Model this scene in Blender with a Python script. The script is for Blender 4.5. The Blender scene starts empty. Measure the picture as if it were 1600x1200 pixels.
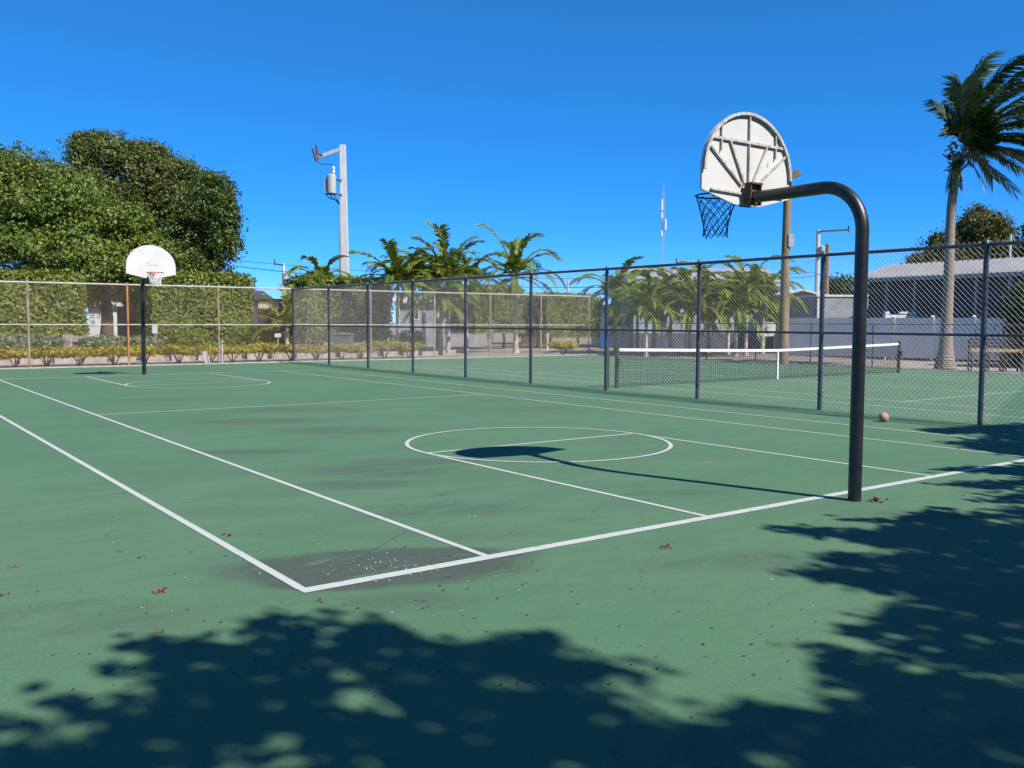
import bpy, math, random
import numpy as np
from mathutils import Vector, Matrix
random.seed(7); rng = np.random.default_rng(7)
SC = bpy.context.scene
COL = SC.collection
# ------------------------------------------------------------------ camera
F, PITCH, ROLL, YAW = 1440.0, -0.0676, 0.0037, 0.6356
C = np.array([-7.7789, -5.2501, 1.6614])
_f = np.array([math.sin(YAW)*math.cos(PITCH), math.cos(YAW)*math.cos(PITCH), math.sin(PITCH)])
_r0 = np.array([math.cos(YAW), -math.sin(YAW), 0.0]); _u0 = np.cross(_r0, _f)
_r = _r0*math.cos(ROLL)+_u0*math.sin(ROLL); _u = -_r0*math.sin(ROLL)+_u0*math.cos(ROLL)
cam = bpy.data.cameras.new('camera'); cam.sensor_width = 36; cam.lens = 36*F/1600
cam.clip_start = 0.05; cam.clip_end = 2000
co = bpy.data.objects.new('camera', cam); COL.objects.link(co)
co.matrix_world = Matrix(((_r[0], _u[0], -_f[0], C[0]), (_r[1], _u[1], -_f[1], C[1]), (_r[2], _u[2], -_f[2], C[2]), (0, 0, 0, 1)))
SC.camera = co
# ------------------------------------------------------------------ light
SUN = Vector((0.26, -0.93, 1.0)).normalized()          # towards the sun
EL = math.asin(SUN.z); AZ = math.atan2(SUN.x, SUN.y)
w = bpy.data.worlds.new('World'); SC.world = w; w.use_nodes = True
nt = w.node_tree; nt.nodes.clear()
sky = nt.nodes.new('ShaderNodeTexSky'); sky.sky_type = 'NISHITA'; sky.sun_disc = False
sky.sun_elevation = EL; sky.sun_rotation = AZ; sky.air_density = 1.0; sky.dust_density = 0.0; sky.ozone_density = 10.0; sky.altitude = 8000
hs = nt.nodes.new('ShaderNodeHueSaturation'); hs.inputs['Saturation'].default_value = 1.245; hs.inputs['Value'].default_value = 1.42
gm = nt.nodes.new('ShaderNodeGamma'); gm.inputs[1].default_value = 0.75
bg = nt.nodes.new('ShaderNodeBackground'); bg.inputs[1].default_value = 0.15
wo = nt.nodes.new('ShaderNodeOutputWorld')
nt.links.new(sky.outputs[0], gm.inputs[0]); nt.links.new(gm.outputs[0], hs.inputs['Color']); nt.links.new(hs.outputs[0], bg.inputs[0]); nt.links.new(bg.outputs[0], wo.inputs[0])
sl = bpy.data.lights.new('sun', 'SUN'); sl.energy = 5.0; sl.angle = math.radians(0.53); sl.color = (1.0, 0.95, 0.87)
so = bpy.data.objects.new('sun', sl); COL.objects.link(so); so.location = (5, -20, 30)
so.rotation_euler = SUN.to_track_quat('Z', 'Y').to_euler()
vs = SC.view_settings; vs.view_transform = 'Standard'; vs.look = 'None'; vs.gamma = 1; vs.use_curve_mapping = False; vs.exposure = 0.75
SC.cycles.max_bounces = 6; SC.cycles.transparent_max_bounces = 8

# ------------------------------------------------------------------ measuring helpers (surveyed positions)
def ray(px, py): return _f+_r*((px-800)/F)-_u*((py-600)/F)
def A(px, py, z=0.0):
    d = ray(px, py); return C+d*((z-C[2])/d[2])
def D(px, py, dep): return C+ray(px, py)*dep
def AY(px, py, y):
    d = ray(px, py); return C+d*((y-C[1])/d[1])
def AX(px, py, x):
    d = ray(px, py); return C+d*((x-C[0])/d[0])
def base(px, dep):                      # ground point under image column px at a depth
    p = D(px, 502, dep); return np.array([p[0], p[1], 0.0])
def zat(py, dep, px=800): return D(px, py, dep)[2]
RIGHT = -YAW                            # rotation about z that lays local x along the camera's right

# ------------------------------------------------------------------ mesh helpers
class G:
    def __init__(s): s.v = []; s.f = []
    def add(s, vs, fs):
        n = len(s.v); s.v += [tuple(float(c) for c in p) for p in vs]; s.f += [tuple(i+n for i in f) for f in fs]; return s
    def box(s, x0, x1, y0, y1, z0, z1):
        return s.add([(x0,y0,z0),(x1,y0,z0),(x1,y1,z0),(x0,y1,z0),(x0,y0,z1),(x1,y0,z1),(x1,y1,z1),(x0,y1,z1)],
              [(0,3,2,1),(4,5,6,7),(0,1,5,4),(1,2,6,5),(2,3,7,6),(3,0,4,7)])
    def bar(s, a, b, w, h=None):        # box beam from a to b
        h = h or w; a = Vector(a); b = Vector(b); d = (b-a).normalized()
        x = d.cross(Vector((0,0,1)));  x = x.normalized() if x.length > 1e-4 else Vector((1,0,0)); y = x.cross(d)
        P = [p+x*(i*w/2)+y*(j*h/2) for p in (a, b) for i, j in ((-1,-1),(1,-1),(1,1),(-1,1))]
        return s.add(P, [(3,2,1,0),(4,5,6,7),(0,1,5,4),(1,2,6,5),(2,3,7,6),(3,0,4,7)])
    def tube(s, pts, rad, n=8, cap=True):
        pts = [Vector(p) for p in pts]; m = len(pts)
        rr = rad if hasattr(rad, '__len__') else [rad]*m
        V = []; ref = None
        for i, p in enumerate(pts):
            d = (pts[min(i+1, m-1)]-pts[max(i-1, 0)]).normalized()
            if ref is None:
                ref = d.cross(Vector((0,0,1)))
                if ref.length < 1e-3: ref = Vector((1,0,0))
            x = (ref-d*ref.dot(d)).normalized(); ref = x; y = d.cross(x)
            V += [p+(x*math.cos(2*math.pi*k/n)+y*math.sin(2*math.pi*k/n))*rr[i] for k in range(n)]
        fs = [(i*n+k, i*n+(k+1) % n, (i+1)*n+(k+1) % n, (i+1)*n+k) for i in range(m-1) for k in range(n)]
        if cap: fs += [tuple(range(n))[::-1], tuple((m-1)*n+k for k in range(n))]
        return s.add(V, fs)
    def prism(s, poly, lift):           # polygon (3d points) extruded by vector
        n = len(poly); L = Vector(lift); P = [Vector(p) for p in poly]
        return s.add(P+[p+L for p in P], [tuple(range(n))[::-1], tuple(range(n, 2*n))]+[(k, (k+1) % n, n+(k+1) % n, n+k) for k in range(n)])
    def lathe(s, prof, n=16, c=(0,0)):
        m = len(prof); V = [(c[0]+r*math.cos(2*math.pi*k/n), c[1]+r*math.sin(2*math.pi*k/n), z) for r, z in prof for k in range(n)]
        fs = [(i*n+k, i*n+(k+1) % n, (i+1)*n+(k+1) % n, (i+1)*n+k) for i in range(m-1) for k in range(n)]
        return s.add(V, fs+[tuple(range(n))[::-1], tuple((m-1)*n+k for k in range(n))])

def link(name, me, m, parent=None, loc=None, rotz=0, kind=None):
    o = bpy.data.objects.new(name, me); COL.objects.link(o)
    if m is not None and not me.materials: me.materials.append(m)
    if parent is not None: o.parent = parent
    if loc is not None: o.location = [float(c) for c in loc]
    if rotz: o.rotation_euler = (0, 0, rotz)
    if kind: o['kind'] = kind
    return o
def obj(name, g, m, parent=None, loc=None, rotz=0, smooth=False, kind=None):
    me = bpy.data.meshes.new(name); me.from_pydata(g.v, [], g.f)
    if smooth:
        me.polygons.foreach_set('use_smooth', [True]*len(me.polygons))
        me.set_sharp_from_angle(angle=math.radians(40))
    me.update()
    return link(name, me, m, parent, loc, rotz, kind)
def tag(o, label, cat, group=None):
    o['label'] = label; o['category'] = cat
    if group: o['group'] = group
    return o
def thing(name, label, cat, loc=(0,0,0), rotz=0, group=None):
    o = bpy.data.objects.new(name, None); COL.objects.link(o); o.empty_display_size = 0.2
    o.location = [float(c) for c in loc]; o.rotation_euler = (0, 0, rotz)
    return tag(o, label, cat, group)

# ------------------------------------------------------------------ materials
def mat(name, col, rough=0.6, var=0.0, vscale=4.0, bump=0.0, bscale=60.0, metal=0.0, col2=None, spec=0.3, lo=0.35, hi=0.65, stretch=None):
    m = bpy.data.materials.new(name); m.use_nodes = True; n = m.node_tree; b = n.nodes['Principled BSDF']
    b.inputs['Roughness'].default_value = rough; b.inputs['Metallic'].default_value = metal
    b.inputs['Specular IOR Level'].default_value = spec
    tc = n.nodes.new('ShaderNodeTexCoord'); src = tc.outputs['Object']
    if stretch:
        mp = n.nodes.new('ShaderNodeMapping'); mp.inputs['Scale'].default_value = stretch; n.links.new(src, mp.inputs[0]); src = mp.outputs[0]
    if var > 0 or col2:
        nz = n.nodes.new('ShaderNodeTexNoise'); nz.inputs['Scale'].default_value = vscale; nz.inputs['Detail'].default_value = 6
        n.links.new(src, nz.inputs['Vector'])
        rp = n.nodes.new('ShaderNodeValToRGB'); rp.color_ramp.elements[0].position = lo; rp.color_ramp.elements[1].position = hi
        c2 = col2 or tuple(c*(1-var) for c in col); c1 = col if col2 else tuple(min(1, c*(1+var*0.6)) for c in col)
        rp.color_ramp.elements[0].color = (*c2, 1); rp.color_ramp.elements[1].color = (*c1, 1)
        n.links.new(nz.outputs['Fac'], rp.inputs[0]); n.links.new(rp.outputs[0], b.inputs['Base Color'])
    else: b.inputs['Base Color'].default_value = (*col, 1)
    if bump > 0:
        nb = n.nodes.new('ShaderNodeTexNoise'); nb.inputs['Scale'].default_value = bscale; nb.inputs['Detail'].default_value = 5
        n.links.new(src, nb.inputs['Vector'])
        bp = n.nodes.new('ShaderNodeBump'); bp.inputs['Strength'].default_value = bump; bp.inputs['Distance'].default_value = 0.02
        n.links.new(nb.outputs['Fac'], bp.inputs['Height']); n.links.new(bp.outputs[0], b.inputs['Normal'])
    return m
def leafmat(name, cols, rough=0.5, trans=0.3):
    m = bpy.data.materials.new(name); m.use_nodes = True; n = m.node_tree; b = n.nodes['Principled BSDF']
    b.inputs['Roughness'].default_value = rough; b.inputs['Specular IOR Level'].default_value = 0.35
    ge = n.nodes.new('ShaderNodeNewGeometry'); rp = n.nodes.new('ShaderNodeValToRGB'); e = rp.color_ramp.elements
    while len(e) < len(cols): e.new(0.5)
    for k, c in enumerate(cols): e[k].position = k/(len(cols)-1); e[k].color = (*c, 1)
    n.links.new(ge.outputs['Random Per Island'], rp.inputs[0]); n.links.new(rp.outputs[0], b.inputs['Base Color'])
    tr = n.nodes.new('ShaderNodeBsdfTranslucent'); mx = n.nodes.new('ShaderNodeMixShader'); mx.inputs[0].default_value = trans
    n.links.new(rp.outputs[0], tr.inputs['Color']); n.links.new(b.outputs[0], mx.inputs[1]); n.links.new(tr.outputs[0], mx.inputs[2])
    n.links.new(mx.outputs[0], n.nodes['Material Output'].inputs['Surface'])
    return m
M = {}
M['black'] = mat('black_pole_paint', (0.012, 0.012, 0.014), 0.38, 0.5, 9, 0.15, 90, spec=0.5)
M['rust'] = mat('rusty_steel', (0.10, 0.055, 0.035), 0.75, 0.5, 14, 0.3, 120)
M['board'] = mat('weathered_white_panel', (0.50, 0.49, 0.48), 0.5, 0.0, 3.0, 0.05, 40, col2=(0.455, 0.445, 0.43), lo=0.3, hi=0.55)
M['frame'] = mat('grey_worn_frame', (0.40, 0.38, 0.355), 0.6, 0.35, 20, 0.1)
M['scuff'] = mat('scuffed_board_patch', (0.36, 0.38, 0.40), 0.7, 0.3, 18)
M['net_dark'] = mat('dark_blue_net_cord', (0.012, 0.02, 0.06), 0.7)
M['net_white'] = mat('white_net_cord', (0.72, 0.72, 0.70), 0.7)
M['rim_orange'] = mat('faded_orange_rim', (0.62, 0.13, 0.06), 0.5, 0.3, 20)
M['rim_dark'] = mat('dark_rim', (0.03, 0.03, 0.045), 0.5, 0.4, 20)
M['post'] = mat('dark_fence_post', (0.055, 0.065, 0.085), 0.45, 0.4, 5, spec=0.5, stretch=(1, 1, 6))
M['wire'] = mat('galvanised_wire', (0.38, 0.38, 0.37), 0.45, 0.15, 3, metal=0.0, spec=0.5)
M['oldpost'] = mat('oxidised_fence_pipe', (0.36, 0.33, 0.29), 0.6, 0.0, 2.5, col2=(0.26, 0.17, 0.11))
M['rustpost'] = mat('orange_rusty_fence_pipe', (0.46, 0.20, 0.07), 0.8, 0.4, 5)
M['oldrail'] = mat('pale_fence_rail', (0.52, 0.49, 0.45), 0.5, 0.2, 3)
M['oldwire'] = mat('brown_stained_wire', (0.36, 0.27, 0.19), 0.7, 0.3, 2)
M['line'] = mat('white_court_paint', (0.391, 0.404, 0.383), 0.7, 0.0, 12, 0.05, 120, col2=(0.281, 0.306, 0.285), lo=0.28, hi=0.42)
M['concrete'] = mat('pale_concrete', (0.340, 0.315, 0.285), 0.85, 0.25, 4, 0.3, 40)
M['pole_concrete'] = mat('concrete_utility_pole', (0.50, 0.495, 0.485), 0.8, 0.14, 2, 0.15, 30, stretch=(3, 3, 0.5))
M['steel'] = mat('grey_painted_steel', (0.36, 0.36, 0.355), 0.45, 0.15, 6)
M['darksteel'] = mat('dark_steel', (0.06, 0.065, 0.075), 0.5, 0.2, 6)
M['wood'] = mat('weathered_pole_wood', (0.25, 0.17, 0.105), 0.85, 0.45, 6, 0.5, 40, stretch=(6, 6, 0.4))
M['trunk'] = mat('grey_palm_bark', (0.24, 0.20, 0.165), 0.9, 0.35, 6, 0.6, 30, stretch=(2, 2, 7))
M['bark'] = mat('brown_bark', (0.10, 0.07, 0.05), 0.9, 0.4, 5, 0.6, 25)
M['palebark'] = mat('pale_slim_palm_bark', (0.42, 0.36, 0.29), 0.85, 0.3, 4, 0.3, 30)
M['green_shaft'] = mat('green_crownshaft', (0.16, 0.22, 0.06), 0.5, 0.2, 4)
M['boot'] = mat('dry_palm_boots', (0.17, 0.11, 0.06), 0.9, 0.4, 8, 0.4)
M['white'] = mat('white_painted_metal', (0.58, 0.58, 0.57), 0.5, 0.08, 2)
M['vinyl'] = mat('white_vinyl_panel', (0.66, 0.66, 0.66), 0.4, 0.06, 1.5)
M['metalroof'] = mat('light_metal_roof', (0.255, 0.255, 0.268), 0.5, 0.12, 1.2, spec=0.4)
M['greywall'] = mat('grey_painted_wall', (0.26, 0.28, 0.31), 0.7, 0.2, 1.5)
M['dark_shaded'] = mat('dark_and_shaded_wall', (0.055, 0.065, 0.09), 0.7, 0.25, 1.5)  # the carport wall is grey; its shade under the roof is in this colour
M['beige'] = mat('beige_siding', (0.38, 0.345, 0.265), 0.65, 0.1, 2)
M['brown'] = mat('dark_brown_porch', (0.075, 0.045, 0.032), 0.8, 0.3, 2)
M['pinkwall'] = mat('pale_pink_wall', (0.58, 0.46, 0.42), 0.8, 0.1, 2)
M['glass'] = mat('dark_window_glass', (0.03, 0.04, 0.05), 0.08, spec=0.6)
M['blue'] = mat('blue_bin_plastic', (0.02, 0.07, 0.30), 0.4, 0.1, 3)
M['grey_bin'] = mat('grey_bin_plastic', (0.10, 0.11, 0.12), 0.5, 0.1, 3)
M['tan'] = mat('tan_wood_seat', (0.46, 0.31, 0.14), 0.6, 0.25, 8)
M['coconut'] = mat('dry_coconut_husk', (0.44, 0.28, 0.19), 0.8, 0.4, 9, 0.4, 40)
M['stone'] = mat('pinkish_kerb_stone', (0.323, 0.268, 0.238), 0.9, 0.25, 4, 0.5, 20)
M['red'] = mat('dry_red_blossom', (0.17, 0.032, 0.02), 0.7, 0.5, 40)
M['litter'] = leafmat('leaf_litter', [(0.02, 0.018, 0.014), (0.05, 0.03, 0.02), (0.03, 0.05, 0.02), (0.10, 0.05, 0.025)], 0.8, 0.0)
M['chip'] = mat('pale_paint_chip', (0.66, 0.66, 0.62), 0.7)
M['black_rubber'] = mat('black_rubber', (0.02, 0.02, 0.02), 0.7)
M['tape'] = mat('white_net_tape', (0.60, 0.60, 0.58), 0.6)
M['netgreen'] = mat('dark_green_net_post', (0.02, 0.05, 0.035), 0.45)
M['cord'] = mat('black_net_cord', (0.012, 0.013, 0.016), 0.8)
M['cable'] = mat('black_cable', (0.015, 0.016, 0.02), 0.6)
L_ficus = leafmat('ficus_leaf', [(0.038, 0.066, 0.010), (0.085, 0.130, 0.018), (0.15, 0.20, 0.030), (0.23, 0.27, 0.048)])
L_olive = leafmat('olive_tree_leaf', [(0.028, 0.052, 0.010), (0.065, 0.102, 0.018), (0.115, 0.148, 0.029), (0.18, 0.155, 0.045)])
L_dark = leafmat('dark_tree_leaf', [(0.018, 0.036, 0.009), (0.040, 0.070, 0.014), (0.075, 0.11, 0.022)])
L_hedge = leafmat('hedge_leaf', [(0.055, 0.09, 0.010), (0.12, 0.165, 0.020), (0.19, 0.225, 0.028), (0.26, 0.275, 0.045)])
L_gold = leafmat('golden_shrub_leaf', [(0.09, 0.10, 0.012), (0.26, 0.23, 0.02), (0.46, 0.36, 0.02), (0.55, 0.42, 0.03)])
L_sage = leafmat('grey_green_shrub_leaf', [(0.06, 0.085, 0.04), (0.12, 0.15, 0.075), (0.20, 0.23, 0.13), (0.28, 0.30, 0.19)])
L_palm = leafmat('palm_leaflet', [(0.07, 0.115, 0.014), (0.15, 0.20, 0.024), (0.28, 0.30, 0.045)], 0.4, 0.35)
L_coco = leafmat('coconut_leaflet', [(0.018, 0.042, 0.010), (0.04, 0.075, 0.016), (0.085, 0.12, 0.030)], 0.4, 0.3)
L_ypalm = leafmat('yellow_green_leaflet', [(0.10, 0.14, 0.016), (0.20, 0.24, 0.026), (0.34, 0.33, 0.05)], 0.4, 0.35)
L_mid = leafmat('mid_green_leaf', [(0.024, 0.046, 0.010), (0.055, 0.092, 0.016), (0.10, 0.14, 0.026), (0.15, 0.18, 0.036)])
L_pine = leafmat('olive_needle_clump', [(0.035, 0.048, 0.014), (0.07, 0.085, 0.02), (0.12, 0.12, 0.028)])
L_shade = leafmat('broad_shade_leaf', [(0.025, 0.05, 0.012), (0.05, 0.085, 0.018)], 0.5, 0.06)
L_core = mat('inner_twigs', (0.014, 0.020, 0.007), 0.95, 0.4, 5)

def wear(m, col, sc=34, lo=.60, hi=.66, amt=.75):
    n = m.node_tree; b = n.nodes['Principled BSDF']; l = b.inputs['Base Color'].links[0]; src = l.from_socket
    tc = n.nodes.new('ShaderNodeTexCoord'); z = n.nodes.new('ShaderNodeTexNoise'); z.inputs['Scale'].default_value = sc; z.inputs['Detail'].default_value = 8; z.inputs['Roughness'].default_value = .75
    n.links.new(tc.outputs['Object'], z.inputs['Vector']); q = n.nodes.new('ShaderNodeMapRange'); q.inputs[1].default_value = lo; q.inputs[2].default_value = hi; q.inputs[4].default_value = amt
    n.links.new(z.outputs['Fac'], q.inputs[0]); x = n.nodes.new('ShaderNodeMix'); x.data_type = 'RGBA'; n.links.new(q.outputs[0], x.inputs[0]); n.links.new(src, x.inputs[6]); x.inputs[7].default_value = (*col, 1)
    n.links.new(x.outputs[2], b.inputs['Base Color'])
wear(M['line'], (0.10, 0.16, 0.11)); wear(M['black'], (0.07, 0.035, 0.02), 22, .66, .70, .9); wear(M['post'], (0.16, 0.17, 0.18), 14, .60, .66, .7); wear(M['board'], (0.34, 0.31, 0.28), 9, .69, .76, .2)
def court_material():
    m = bpy.data.materials.new('green_court_coating'); m.use_nodes = True; n = m.node_tree; N = n.nodes.new; lk = n.links.new
    b = n.nodes['Principled BSDF']; b.inputs['Roughness'].default_value = 0.82; b.inputs['Specular IOR Level'].default_value = 0.25
    tc = N('ShaderNodeTexCoord'); P = tc.outputs['Object']
    def noise(scale, det=6, rough=0.6, st=None, dist=0.0):
        z = N('ShaderNodeTexNoise'); z.inputs['Scale'].default_value = scale; z.inputs['Detail'].default_value = det; z.inputs['Roughness'].default_value = rough
        z.inputs['Distortion'].default_value = dist
        if st:
            mp = N('ShaderNodeMapping'); mp.inputs['Rotation'].default_value = (0, 0, st[1]); mp.inputs['Scale'].default_value = (st[0], 1, 1)
            lk(P, mp.inputs[0]); lk(mp.outputs[0], z.inputs['Vector'])
        else: lk(P, z.inputs['Vector'])
        return z.outputs['Fac']
    def mr(x, a, c, lo=0.0, hi=1.0):
        q = N('ShaderNodeMapRange'); q.inputs[1].default_value = a; q.inputs[2].default_value = c; q.inputs[3].default_value = lo; q.inputs[4].default_value = hi
        lk(x, q.inputs[0]); return q.outputs[0]
    def mth(op, x, y):
        q = N('ShaderNodeMath'); q.operation = op
        for k, t in enumerate((x, y)):
            if isinstance(t, (int, float)): q.inputs[k].default_value = t
            else: lk(t, q.inputs[k])
        return q.outputs[0]
    def mix(fac, a, c):
        q = N('ShaderNodeMix'); q.data_type = 'RGBA'; lk(fac, q.inputs[0])
        for k, t in ((6, a), (7, c)):
            if isinstance(t, tuple): q.inputs[k].default_value = (*t, 1)
            else: lk(t, q.inputs[k])
        return q.outputs[2]
    def spots(lst):
        cur = None
        for (px, py, rx, ry, s) in lst:
            c = A(px, py)
            v = N('ShaderNodeVectorMath'); v.operation = 'SUBTRACT'; lk(P, v.inputs[0]); v.inputs[1].default_value = (c[0], c[1], 0)
            r = N('ShaderNodeVectorRotate'); r.rotation_type = 'Z_AXIS'; r.inputs['Angle'].default_value = 0.55; lk(v.outputs[0], r.inputs[0])
            q = N('ShaderNodeVectorMath'); q.operation = 'MULTIPLY'; lk(r.outputs[0], q.inputs[0]); q.inputs[1].default_value = (1/rx, 1/ry, 0)
            l = N('ShaderNodeVectorMath'); l.operation = 'LENGTH'; lk(q.outputs[0], l.inputs[0])
            d = mr(l.outputs['Value'], 0.55, 1.15, s, 0)
            cur = d if cur is None else mth('MAXIMUM', cur, d)
        return cur
    # base greens: broad drift, medium mottling, fine aggregate
    c = mix(mr(noise(0.16, 3), 0.35, 0.65), (0.066, 0.145, 0.076), (0.080, 0.159, 0.086))
    c = mix(mr(noise(0.9, 5, 0.65, (0.45, 0.6)), 0.46, 0.72, 0, 0.6), c, (0.051, 0.114, 0.070))
    c = mix(mr(noise(2.3, 6, 0.7, (0.4, 0.5)), 0.50, 0.76, 0, 0.5), c, (0.092, 0.156, 0.088))
    c = mix(mr(noise(7, 6, 0.7, (0.4, 0.6)), 0.52, 0.70, 0, 0.38), c, (0.044, 0.098, 0.065))
    c = mix(mr(noise(46, 5, 0.75), 0.45, 0.68, 0, 0.50), c, (0.040, 0.090, 0.054))
    c = mix(mr(noise(33, 6, 0.8), 0.55, 0.72, 0, 0.50), c, (0.105, 0.180, 0.104))
    c = mix(mr(noise(15, 8, 0.8, (0.5, 0.6)), 0.60, 0.72, 0, 0.55), c, (0.050, 0.080, 0.058))
    # general grey scuffing, in streaks
    st = mr(noise(2.4, 9, 0.78, (0.26, 0.62), 0.5), 0.56, 0.66)
    zone = mr(noise(0.22, 2), 0.42, 0.56)
    c = mix(mth('MULTIPLY', mth('MULTIPLY', st, zone), 0.55), c, (0.049, 0.078, 0.059))
    # mildew patches seen in the photograph
    dk = spots([(590, 886, 1.05, 0.46, 2.3), (655, 870, 0.85, 0.28, 2.2), (530, 908, 0.5, 0.22, 2.3), (630, 940, 0.5, 0.22, 0.55), (690, 797, 0.9, 0.35, 0.6), (600, 735, 1.0, 0.5, 0.75), (560, 757, 0.8, 0.3, 0.7),
                (640, 722, 0.9, 0.4, 0.65), (385, 706, 0.9, 0.25, 0.75), (540, 672, 1.2, 0.6, 0.6), (400, 658, 1.4, 0.6, 0.6), (470, 640, 1.5, 0.7, 0.5), (1200, 875, 0.75, 0.3, 0.55), (1100, 880, 0.5, 0.2, 0.5),
                (130, 950, 0.5, 0.2, 0.6), (40, 962, 0.4, 0.15, 0.55), (120, 975, 0.9, 0.25, 0.4), (1440, 805, 0.8, 0.3, 0.75), (720, 835, 0.9, 0.3, 0.35), (800, 640, 1.6, 0.8, 0.35), (380, 800, 0.9, 0.3, 0.35), (300, 740, 1.0, 0.4, 0.3), (1060, 770, 0.6, 0.2, 0.4),
                (230, 625, 1.2, 0.5, 0.35), (1540, 640, 1.5, 0.6, 0.3)])
    brk = mth('MULTIPLY', mr(noise(2.6, 8, 0.75, (0.30, 0.60), 0.5), 0.40, 0.50), mr(noise(11, 7, 0.8, (0.30, 0.60)), 0.36, 0.52, 0.35, 1))
    c = mix(mth('MULTIPLY', mth('MULTIPLY', dk, brk), 0.92), c, (0.054, 0.072, 0.056))
    pl = spots([(905, 745, 1.0, 0.4, 0.8), (690, 683, 1.1, 0.35, 0.7), (1090, 722, 0.8, 0.3, 0.8), (960, 752, 0.8, 0.3, 0.6), (1000, 700, 1.4, 0.6, 0.35), (860, 735, 0.7, 0.25, 0.6), (760, 730, 0.9, 0.3, 0.45)])
    pb = mr(noise(4.5, 8, 0.75, (0.35, 0.55)), 0.50, 0.66)
    c = mix(mth('MULTIPLY', mth('MULTIPLY', pl, pb), 0.7), c, (0.132, 0.149, 0.114))
    # thin hairline cracks
    vo = N('ShaderNodeTexVoronoi'); vo.feature = 'DISTANCE_TO_EDGE'; vo.inputs['Scale'].default_value = 0.16
    wv = N('ShaderNodeMix'); wv.data_type = 'RGBA'; wv.inputs[0].default_value = 0.06; lk(P, wv.inputs[6])
    nn = N('ShaderNodeTexNoise'); nn.inputs['Scale'].default_value = 1.2; nn.inputs['Detail'].default_value = 6; lk(P, nn.inputs['Vector']); lk(nn.outputs['Color'], wv.inputs[7]); lk(wv.outputs[2], vo.inputs['Vector'])
    ck = mth('MULTIPLY', mr(vo.outputs['Distance'], 0.0005, 0.0016, 1, 0), mr(noise(0.5, 2), 0.52, 0.6, 0, 0.55))
    c = mix(ck, c, (0.031, 0.053, 0.038))
    lk(c, b.inputs['Base Color'])
    bp = N('ShaderNodeBump'); bp.inputs['Strength'].default_value = 0.35; bp.inputs['Distance'].default_value = 0.004; lk(noise(160, 4), bp.inputs['Height']); lk(bp.outputs[0], b.inputs['Normal'])
    return m
M['court'] = court_material()
M['ground'] = mat('sandy_ground', (0.204, 0.174, 0.140), 0.95, 0.0, 0.35, 0.3, 20, col2=(0.20, 0.18, 0.12), lo=0.42, hi=0.6)
M['grass'] = mat('dry_lawn', (0.10, 0.13, 0.04), 0.95, 0.4, 1.2, 0.5, 30)
M['road'] = mat('pale_asphalt', (0.246, 0.212, 0.191), 0.9, 0.12, 1.5, 0.2, 30)
M['gravel'] = mat('gravel_strip', (0.255, 0.225, 0.200), 0.95, 0.5, 9, 0.5, 25)

# ------------------------------------------------------------------ ground and courts
XE, YE = 23.35, 29.75
obj('ground', G().add([(-500,-500,-.06),(700,-500,-.06),(700,700,-.06),(-500,700,-.06)], [(0,1,2,3)]), M['ground'], kind='structure')
obj('court_surface', G().box(-16, XE, -8.2, YE, -.05, 0), M['court'], kind='structure')
g = G().box(-16, XE+.22, YE+.003, YE+.2, -.05, .035).box(XE+.003, XE+.22, -8.2, YE, -.05, .02)
obj('concrete_edge', g, M['concrete'], kind='structure')
obj('lawn', G().add([(-60,-60,-.05),(60,-60,-.05),(60,-8.25,-.05),(-60,-8.25,-.05)], [(0,1,2,3)]), M['grass'], kind='structure')
obj('road', G().add([(-80,35.2,-.05),(31.2,35.2,-.05),(31.2,40.4,-.05),(-80,40.4,-.05)], [(0,1,2,3)]), M['road'], kind='structure')
obj('lane', G().add([(25.2,-40,-.052),(31.2,-40,-.052),(31.2,35.2,-.052),(25.2,35.2,-.052)], [(0,1,2,3)]), M['road'], kind='structure')
obj('gravel_strip', G().add([(-16,YE+.2,-.046),(25.2,YE+.2,-.046),(25.2,35.0,-.046),(-16,35.0,-.046)], [(0,1,2,3)]).add([(XE+.22,-8,-.044),(25.1,-8,-.044),(25.1,YE+.2,-.044),(XE+.22,YE+.2,-.044)], [(0,1,2,3)]), M['gravel'], kind='structure')

def strip(g, a, b, w, z=.004):
    a = np.array(a, float); b = np.array(b, float); d = (b-a)/np.hypot(*(b-a)); n = np.array([-d[1], d[0]])*w/2
    k = max(1, int(np.hypot(*(b-a))/1.0))
    return g.add([(*p, z) for p in (a-n, b-n, b+n, a+n)], [(0,1,2,3)])
def ring(g, c, r, w, z, n=96):
    V = [(c[0]+q*math.cos(2*math.pi*k/n), c[1]+q*math.sin(2*math.pi*k/n), z) for k in range(n) for q in (r-w/2, r+w/2)]
    return g.add(V, [(2*k, 2*k+1, (2*k+3) % (2*n), (2*k+2) % (2*n)) for k in range(n)])
LL = 23.9; FT = 4.68; MID = 12.0
g = G()
strip(g, (-5.515, 0), (5.54, 0), .10)
for x, w_ in ((-5.49, .06), (5.51, .05)): strip(g, (x, .05), (x, LL-.04), w_)
for x, w_ in ((-4.10, .055), (4.14, .05)): strip(g, (x, .05), (x, LL-.04), w_)
strip(g, (-5.52, LL), (5.54, LL), .08)
strip(g, (-4.07, MID), (4.115, MID), .05)
for s in (0, 1):
    yb = .05 if s == 0 else LL-.04; yf = FT if s == 0 else LL-FT
    for x in (-1.80, 1.80): strip(g, (x, yb), (x, yf+(-.0 if s == 0 else 0)), .055)
    strip(g, (-1.77, yf), (1.77, yf), .055); ring(g, (0, yf), 1.80, .055, .0065)
obj('basketball_court_lines', g, M['line'], kind='structure')
CX = 14.55; NY = 11.885
g = G()
for y in (0.0, 23.77): strip(g, (CX-5.51, y), (CX+5.51, y), .08)
for x in (-5.486, -4.115, 4.115, 5.486): strip(g, (CX+x, .04), (CX+x, 23.73), .055)
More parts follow.
